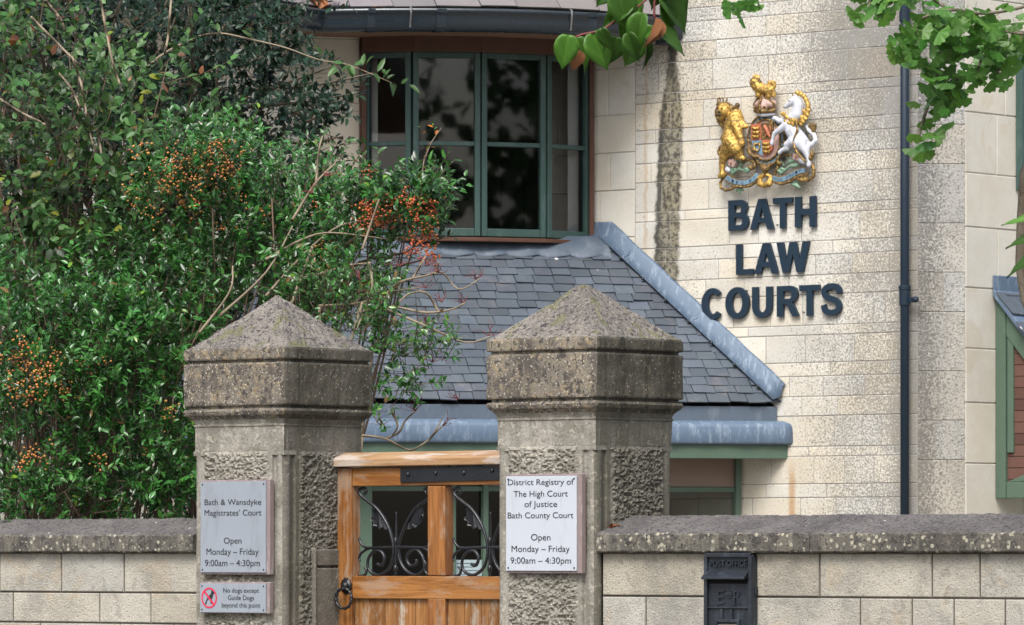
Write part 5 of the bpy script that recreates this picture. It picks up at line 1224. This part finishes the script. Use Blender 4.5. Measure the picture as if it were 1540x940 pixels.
UZ = [(560, 500, 28, 40, 21.9, 22.3, 1), (530, 450, 60, 40, 22.0, 22.8, 1), (600, 510, 50, 24, 21.9, 22.2, .8), (585, 580, 30, 40, 21.9, 22.2, .5), (655, 530, 30, 16, 21.9, 22.1, .8), (500, 470, 50, 30, 22, 22.8, .9), (620, 560, 30, 30, 21.9, 22.2, .35), (565, 600, 18, 30, 21.9, 22.2, .6), (470, 440, 50, 30, 22.3, 23, .8)]
b = ground_under(540, 22.4); tg = thing('twiggy_shrub', 'bare twiggy shrub with red stalks reaching over the gate', 'shrub', b, None)
pts = zone_points(UZ, 240); A, tw = sprigs(pts, np.array(tuple(P(500, 560, 22.6))), .12, 10, .034, .014, up=.2, hue=(.7, 1.7), yellow=.06, face=.6)
leaves_mesh('foliage', T_OVAL, *A, M['firethorn'], tg, ORG[tg.name]); twigs('twigs', tw, .0018, M['twig'], tg)
mb = MB()
TW = [[(480, 460), (545, 455), (580, 440), (630, 433)], [(575, 450), (600, 425), (640, 415), (665, 410), (690, 435), (720, 420)], [(590, 460), (640, 470), (680, 465), (700, 455)], [(580, 465), (640, 490), (700, 515), (740, 505)], [(620, 420), (632, 400), (640, 385)], [(655, 412), (660, 395)], [(545, 655), (580, 660), (615, 677), (640, 665), (650, 655), (665, 630)], [(580, 660), (600, 650), (610, 632), (625, 618)], [(645, 662), (655, 650), (672, 636)], [(560, 520), (540, 560), (548, 600)], [(430, 420), (470, 415), (520, 400), (560, 395)], [(400, 445), (440, 400), (470, 370), (510, 340), (560, 330)], [(475, 280), (480, 225), (485, 205)], [(440, 330), (475, 275), (505, 245)], [(475, 275), (490, 260), (500, 262)], [(400, 390), (455, 360), (500, 350), (585, 360)], [(555, 395), (560, 430), (550, 460), (535, 500)], [(660, 470), (640, 440), (610, 445), (590, 470)], [(545, 375), (570, 300)], [(330, 475), (400, 410), (440, 340)], [(300, 500), (345, 440), (350, 400)], [(590, 620), (598, 640), (590, 655)]]
for i, pth in enumerate(TW):
    pp = crom([(a, b_) for a, b_ in pth], 4); z = 22.0 + .25 * ((i * 37) % 10) / 10 if pth[0][0] > 520 else 22.4 + .3 * ((i * 37) % 10) / 10
    mb.tube([P(x, y, z + .03 * math.sin(k)) for k, (x, y) in enumerate(pp)], [.0062 * (1 - .6 * k / len(pp)) for k in range(len(pp))], 6)
limbs(mb, ground_under(400, 22.6) + Vector((0, 0, .4)), [P(545, 455, 22.3), P(480, 460, 22.5), P(560, 520, 22.1), P(470, 370, 22.6), P(545, 655, 22.15)], .012, .006, .08); mb.build('branches', M['twig_pale'], tg, smooth=True)
for (x, y) in ((715, 420), (695, 455), (640, 433), (665, 455), (690, 600), (735, 505), (660, 410), (640, 485), (625, 618), (665, 640), (575, 640), (490, 265), (470, 290), (600, 400), (640, 400), (620, 380), (560, 440), (540, 420), (600, 520), (650, 545)):
    mb = MB()
    for k in range(7):
        a = RG.uniform(0, 2 * math.pi); r = RG.uniform(10, 26); p0 = P(x, y, 22.1); p1 = P(x + r * .6 * math.cos(a), y - r * .6 * abs(math.sin(a)), 22.1 + RG.normal() * .02); p2 = P(x + r * math.cos(a + .3), y - r * abs(math.sin(a + .3)), 22.1 + RG.normal() * .03)
        mb.tube([p0, p1, p2], [.0016, .0013, .0009], 4)
    mb.build('red_stalk', M['twig_red'], tg)

# ginkgo behind the right wall, its boughs hanging into the picture
b = ground_under(1790, 19.3); gk = thing('ginkgo_tree', 'ginkgo tree with pale green fan shaped leaves hanging before the downpipe', 'tree', b)
GP = []
def strand(path, Z, dens):
    pp = crom(path, 8); L = sum(math.hypot(pp[i + 1][0] - pp[i][0], pp[i + 1][1] - pp[i][1]) for i in range(len(pp) - 1)); n = int(L * dens)
    for _ in range(n):
        t = RG.random() * (len(pp) - 1); i = int(t); f = t - i; x = pp[i][0] + (pp[i + 1][0] - pp[i][0]) * f; y = pp[i][1] + (pp[i + 1][1] - pp[i][1]) * f
        GP.append((x, y, Z))
    return [P(x, y, Z + .02 * math.sin(k)) for k, (x, y) in enumerate(pp)]
mb = MB()
for path, Z, dn in (([(1640, 20), (1560, 50), (1500, 45), (1455, 40), (1420, 60), (1410, 110), (1395, 160), (1380, 210)], 19.3, .34), ([(1620, -20), (1540, 10), (1480, 20), (1430, 15), (1385, 30), (1372, 60), (1365, 72)], 19.15, .36), ([(1640, 60), (1560, 60), (1510, 70), (1480, 85), (1470, 105)], 19.5, .40), ([(1420, 10), (1360, -25), (1320, -10), (1305, 12)], 19.2, .34), ([(1330, -30), (1200, -45), (1130, -20), (1122, 5)], 19.2, .16), ([(1600, 90), (1530, 50), (1500, 110)], 19.4, .22), ([(1435, 90), (1420, 130), (1440, 120)], 19.35, .4)):
    mb.tube(strand(path, Z, dn), .006, 6)
tr = [b + Vector((.03 * math.sin(z), .03 * math.cos(z), z)) for z in (0, 1, 2, 3, 4, 5.5)]; tk = MB(); tk.tube(tr, [.16, .13, .12, .11, .09, .05], 12); tk.build('trunk', M['bark'], gk, smooth=True)
limbs(mb, tr[3], [P(1640, 20, 19.3), P(1620, -20, 19.15), P(1640, 60, 19.5)], .04, .012, .03); limbs(mb, tr[4], [P(1500, -300, 19.4), P(1900, -350, 19.6), P(2100, -200, 19.3)], .04, .012, .08)
mb.tube([tr[2] + Vector((0, 0, .75))] + [P(x, y, 19.6) for x, y in ((1640, 180), (1575, 215), (1543, 260), (1537, 330), (1534, 400), (1540, 450), (1560, 500))], [.035, .03, .028, .024, .020, .018, .014, .01], 9)
mb.build('boughs', M['bark'], gk, smooth=True)
GP += [(x, y, 19.3) for x, y in zip(RG.uniform(1560, 2000, 250), RG.uniform(-300, 60, 250))]
n = len(GP); pos = np.array([tuple(P(x + RG.normal() * 9, y + RG.normal() * 8, z + RG.normal() * .06)) for x, y, z in GP])
d = norm(rnd_dir(n) * .75 + np.array([0, 0, -.75]) + NRM_CAM * .15); nn = norm(NRM_CAM * .9 + rnd_dir(n) * .7 + np.array([0, 0, .35])); sz = RG.uniform(.75, 1.2, n)
tin = np.clip(RG.normal(1, .22, (n, 1)), .5, 1.6) * (1 + RG.normal(size=(n, 3)) * np.array([.1, .03, .08]))
leaves_mesh('foliage', T_FAN, pos, d, nn, .068 * sz, .068 * sz, tin, M['ginkgo'], gk, ORG[gk.name])

# lime tree nearer the camera, two low boughs in view
b = ground_under(2350, 13.6); lm = thing('lime_tree', 'street tree bough of big heart-shaped leaves hanging before the roof gutter', 'tree', b)
def lime_leaf(mb, p, tipdir, nrm, L, t, droop=.25, fold=.25, mat=0, wf=1.0):
    d = Vector(tipdir).normalized(); n = Vector(nrm); s = n.cross(d).normalized(); n = d.cross(s).normalized()
    prof = [(-.08, .22), (0, .36), (.12, .46), (.3, .5), (.5, .44), (.7, .30), (.85, .15), (.95, .05), (1.04, .0)]
    rows = []
    for (u, w_) in prof:
        row = []
        for k in (-1, -.66, -.33, -.07, 0, .07, .33, .66, 1):
            z = fold * abs(k) * w_ - droop * u * u + .022 * math.sin(u * 16 + abs(k) * 5) + .02 * (abs(k) > .9) * math.sin(u * 25)
            if u < 0 and k == 0: uu = 0.0
            else: uu = u
            row.append(p + d * L * uu + s * L * w_ * k * .95 * wf + n * L * z)
        rows.append(row)
    b0 = len(mb.v); mb.grid(rows, mat, t)
    for i in range(len(rows)):
        for j in range(9):
            f = 1.45 if j == 4 else (1.13 if (i + abs(j - 4)) % 3 == 0 else .92); q = mb.t[b0 + i * 9 + j]; mb.t[b0 + i * 9 + j] = (q[0] * f, q[1] * (1 + (f - 1) * .7), q[2] * f)
LL = [  # base px, tip px, facing tilt, tint, width
 ((854, 56), (846, 104), (.1, .2), 1.5, .82), ((868, 60), (886, 106), (.7, .1), 1.15, .5), ((892, 52), (914, 104), (.2, -.3), 1.3, .85), ((905, 45), (924, 82), (-.5, .2), .8, .6), ((926, 58), (918, 97), (.3, .5), .75, .95), ((916, 10), (924, 40), (.2, .4), 1.4, .5),
 ((930, -10), (948, 48), (-.1, .5), 1.0, .8), ((955, -5), (935, 62), (.3, .3), 1.2, .5), ((966, 24), (952, 84), (-.3, .2), 1.2, .6), ((992, -18), (1036, 44), (.3, .5), .75, .8), ((990, 42), (1033, 76), (.2, .8), .85, .75), ((972, 62), (974, 104), (.6, .1), .5, .35), ((945, 52), (960, 94), (-.2, .3), .9, .6), ((1005, -45), (978, 12), (.1, .6), .7, .8), ((935, -60), (925, 10), (.2, .5), .9, .8), ((982, 45), (950, 66), (.2, .5), 1.2, .6), ((948, 8), (902, 38), (.1, .3), .9, .6), ((960, 60), (940, 100), (.2, .2), 1.1, .8), ((1000, 5), (1012, 55), (.3, .3), .9, .6), ((925, -25), (895, 8), (.1, .4), .8, .8), ((1040, -80), (1052, -20), (.3, .5), .9, .8),
 ((1565, 330), (1509, 328), (.1, .9), 1.6, .35), ((1590, 345), (1514, 360), (.1, .9), .8, .4), ((1590, 372), (1512, 398), (.1, .9), .75, .45)]
mb = MB()
for (bp_, tp, (sx, uz), t, k) in LL:
    Z = 14.0 + .12 * sx; p0, p1 = P(*bp_, Z), P(*tp, Z + .02); L = (p1 - p0).length
    nr = -DV * .8 + RV * sx + UP * uz; lime_leaf(mb, p0, p1 - p0, nr, L * 1.02, (t * 1.05, t, t * .8), RG.uniform(.1, .35), RG.uniform(.1, .5), 0, k if k < 1 else 1)
ltop = b + Vector((.04 * math.sin(4), .03 * math.cos(4), 4)); far = []
for e_ in (P(1120, -180, 14.0), P(1500, -500, 13.8), P(2300, -900, 13.6)):
    for _ in range(75): f_ = RG.uniform(0, .85) if e_.z < 4 else RG.uniform(0, 1); far.append(ltop.lerp(e_, f_) + Vector(RG.normal(size=3)) * .12 + UP * .05)
for q_ in far: lime_leaf(mb, q_, Vector(RG.normal(size=3)) * .6 + Vector((0, 0, -1)), -DV + Vector(RG.normal(size=3)) * .4 + UP * .5, .1, (1, 1, .9))
mb.build('foliage', M['lime'], lm, smooth=True).modifiers.new('s', 'SOLIDIFY').thickness = .0006
mb = MB(); lime_leaf(mb, P(868, 78, 14.05), P(865, 104, 14.05) - P(868, 78, 14.05), -DV + RV * .6, .05, (1, 1, 1)); mb.build('dead_leaf', M['dead_leaf'], lm, smooth=True); mb = MB(); lime_leaf(mb, P(985, 30, 14), P(972, 72, 14) - P(985, 30, 14), -DV * .5 + RV, .075, (.8, .8, .8), .1, .9, 0, .4); mb.build('dead_leaf', M['dead_leaf'], lm, smooth=True)
tk = MB(); tr = [b + Vector((.04 * math.sin(z), .03 * math.cos(z), z)) for z in (0, 1, 2, 3, 4, 5.5)]; tk.tube(tr, [.2, .17, .15, .14, .12, .07], 12); tk.build('trunk', M['bark'], lm, smooth=True)
mb = MB()
mb.tube([P(x, y, 14.02) for x, y in crom([(1010, -120), (995, -40), (985, 0), (984, 28)], 4)], .0032, 6); mb.tube([P(x, y, 14.02) for x, y in crom([(990, -20), (960, 10), (930, 28), (905, 45), (875, 52), (857, 60)], 4)], .0028, 6)
mb.build('leaf_stalks', M['twig_red'], lm, smooth=True)
mb = MB(); limbs(mb, tr[4], [P(1010, -120, 14.0), P(1500, -500, 13.8), P(2300, -900, 13.6)], .05, .008, .05, 10); limbs(mb, tr[3], [P(1600, 340, 14.0)], .03, .004, .02); mb.build('boughs', M['bark'], lm, smooth=True)

# ------------------------------------------------------------------ small things
dl = MB()
for i in range(26):
    u = uo(472 + RG.normal() * 12, 8, og)[0]; p = B(u, og + bow(u) + RG.uniform(-.02, .06), zg + .15 + RG.random() * .07)
    d = Vector(RG.normal(size=3)); d.z *= .4; lime_leaf(dl, p, d, UP + Vector(RG.normal(size=3)) * .6, .06, (RG.uniform(.7, 1.3),) * 3, .4, .6)
u = uo(553, 10, og)[0]; lime_leaf(dl, B(u, og + bow(u) + .03, zg + .15), -UV, UP + NV * .4, .07, (1, .9, .8), .2, .3)
o_ = dl.build('leaf_litter', M['dead_leaf'], None, smooth=True, origin=B(ugL, og, zg + .14)); tag(o_, 'heap of orange dead leaves lying on the roof gutter', 'dead leaves', kind='stuff')
mb = MB(); p = onY(918, 782, YB + .05); p.z = 1.695
for i in range(14):
    d = Vector(RG.normal(size=3)) * .03; d.z = abs(d.z) + .015; lime_leaf(mb, p + Vector((RG.normal() * .02, RG.normal() * .012, -.004)), d, UP + Vector(RG.normal(size=3)), .022, (RG.uniform(.5, 1.1),) * 3, .3, .5)
o_ = mb.build('withered_weed', M['dead_leaf'], None, smooth=True, origin=p); tag(o_, 'small withered brown weed growing on the wall coping against the gate pillar', 'weed')

# ------------------------------------------------------------------ unseen, added behind and beside the camera for the windows to mirror
b = Vector((4.5, 23, 0)); pk = thing('mirrored_tree', 'broad leafy tree out of view, added for the windows to mirror', 'tree', b)
mb = MB(); mb.tube([b + Vector((.1 * math.sin(z), 0, z)) for z in (0, 2, 4, 6, 8)], [.3, .25, .22, .15, .06], 10); mb.build('trunk', M['bark'], pk, smooth=True)
n = 3200; cc = np.array([(b.x, b.y, 7.0)]) + norm(RG.normal(size=(n, 3))) * (RG.random((n, 1)) ** .4) * np.array([[3.6, 3.6, 3.4]])
cc = cc[np.array([mnoise.noise(Vector(p) * .7) > -.22 for p in cc])]; n = len(cc)
leaves_mesh('foliage', T_OVAL, cc, rnd_dir(n), norm(rnd_dir(n) + np.array([0, 0, 1.0])), RG.uniform(.2, .35, n), RG.uniform(.15, .25, n), np.repeat(RG.uniform(.6, 1.5, (n, 1)), 3, 1), M['climber'], pk, ORG[pk.name])
p2 = pk.copy(); COL.objects.link(p2); p2.location = (1.6, 12.6, 0); p2.rotation_euler = (0, 0, 1.3); p2['label'] = 'second broad leafy tree out of view, added for the window reflections'
for ch_ in pk.children: c_ = ch_.copy(); COL.objects.link(c_); c_.parent = p2
for t_ in (pk, p2): t_['group'] = 'unseen trees added for the window reflections'
hb = Vector((6, -14, 0)); oh = thing('mirrored_house', 'unseen stone house across the street, added for the windows to mirror', 'house', hb)  # house out of view, put in so the panes have something to reflect
mb = MB(); ashlar(mb, hb + Vector((-9, 0, 0)), (1, 0, 0), (0, 1, 0), 0, 18, 0, 8.5, [.34, .3], (.5, 1.0), .01, R0, var=.08); mb.box((hb.x - 9, hb.x + 9), (hb.y - 7, hb.y - .2), (0, 8.4)); mb.build('wall', [M['block'], M['mortar']], oh)
mb = MB(); mb.prism([hb + Vector((-9.3, .3, 8.5)), hb + Vector((-9.3, -3.6, 11.5)), hb + Vector((-9.3, -7.4, 8.5))], (18.6, 0, 0)); mb.build('roof', M['slate'], oh)
for i in range(6):
    for zz in (1.0, 4.6):
        x = hb.x - 8 + i * 3; mb = MB()
        for a_, b_ in (((x, x + .08), (zz, zz + 2)), ((x + 1.1, x + 1.18), (zz, zz + 2)), ((x + .08, x + 1.1), (zz, zz + .08)), ((x + .08, x + 1.1), (zz + 1.92, zz + 2)), ((x + .08, x + 1.1), (zz + .96, zz + 1.03))): mb.box(a_, (hb.y + .002, hb.y + .06), b_)
        wf_ = mb.build('window', M['white'], oh); mb = MB(); mb.box((x + .07, x + 1.12), (hb.y + .003, hb.y + .03), (zz + .05, zz + 1.95)); mb.build('pane', M['black'], wf_)
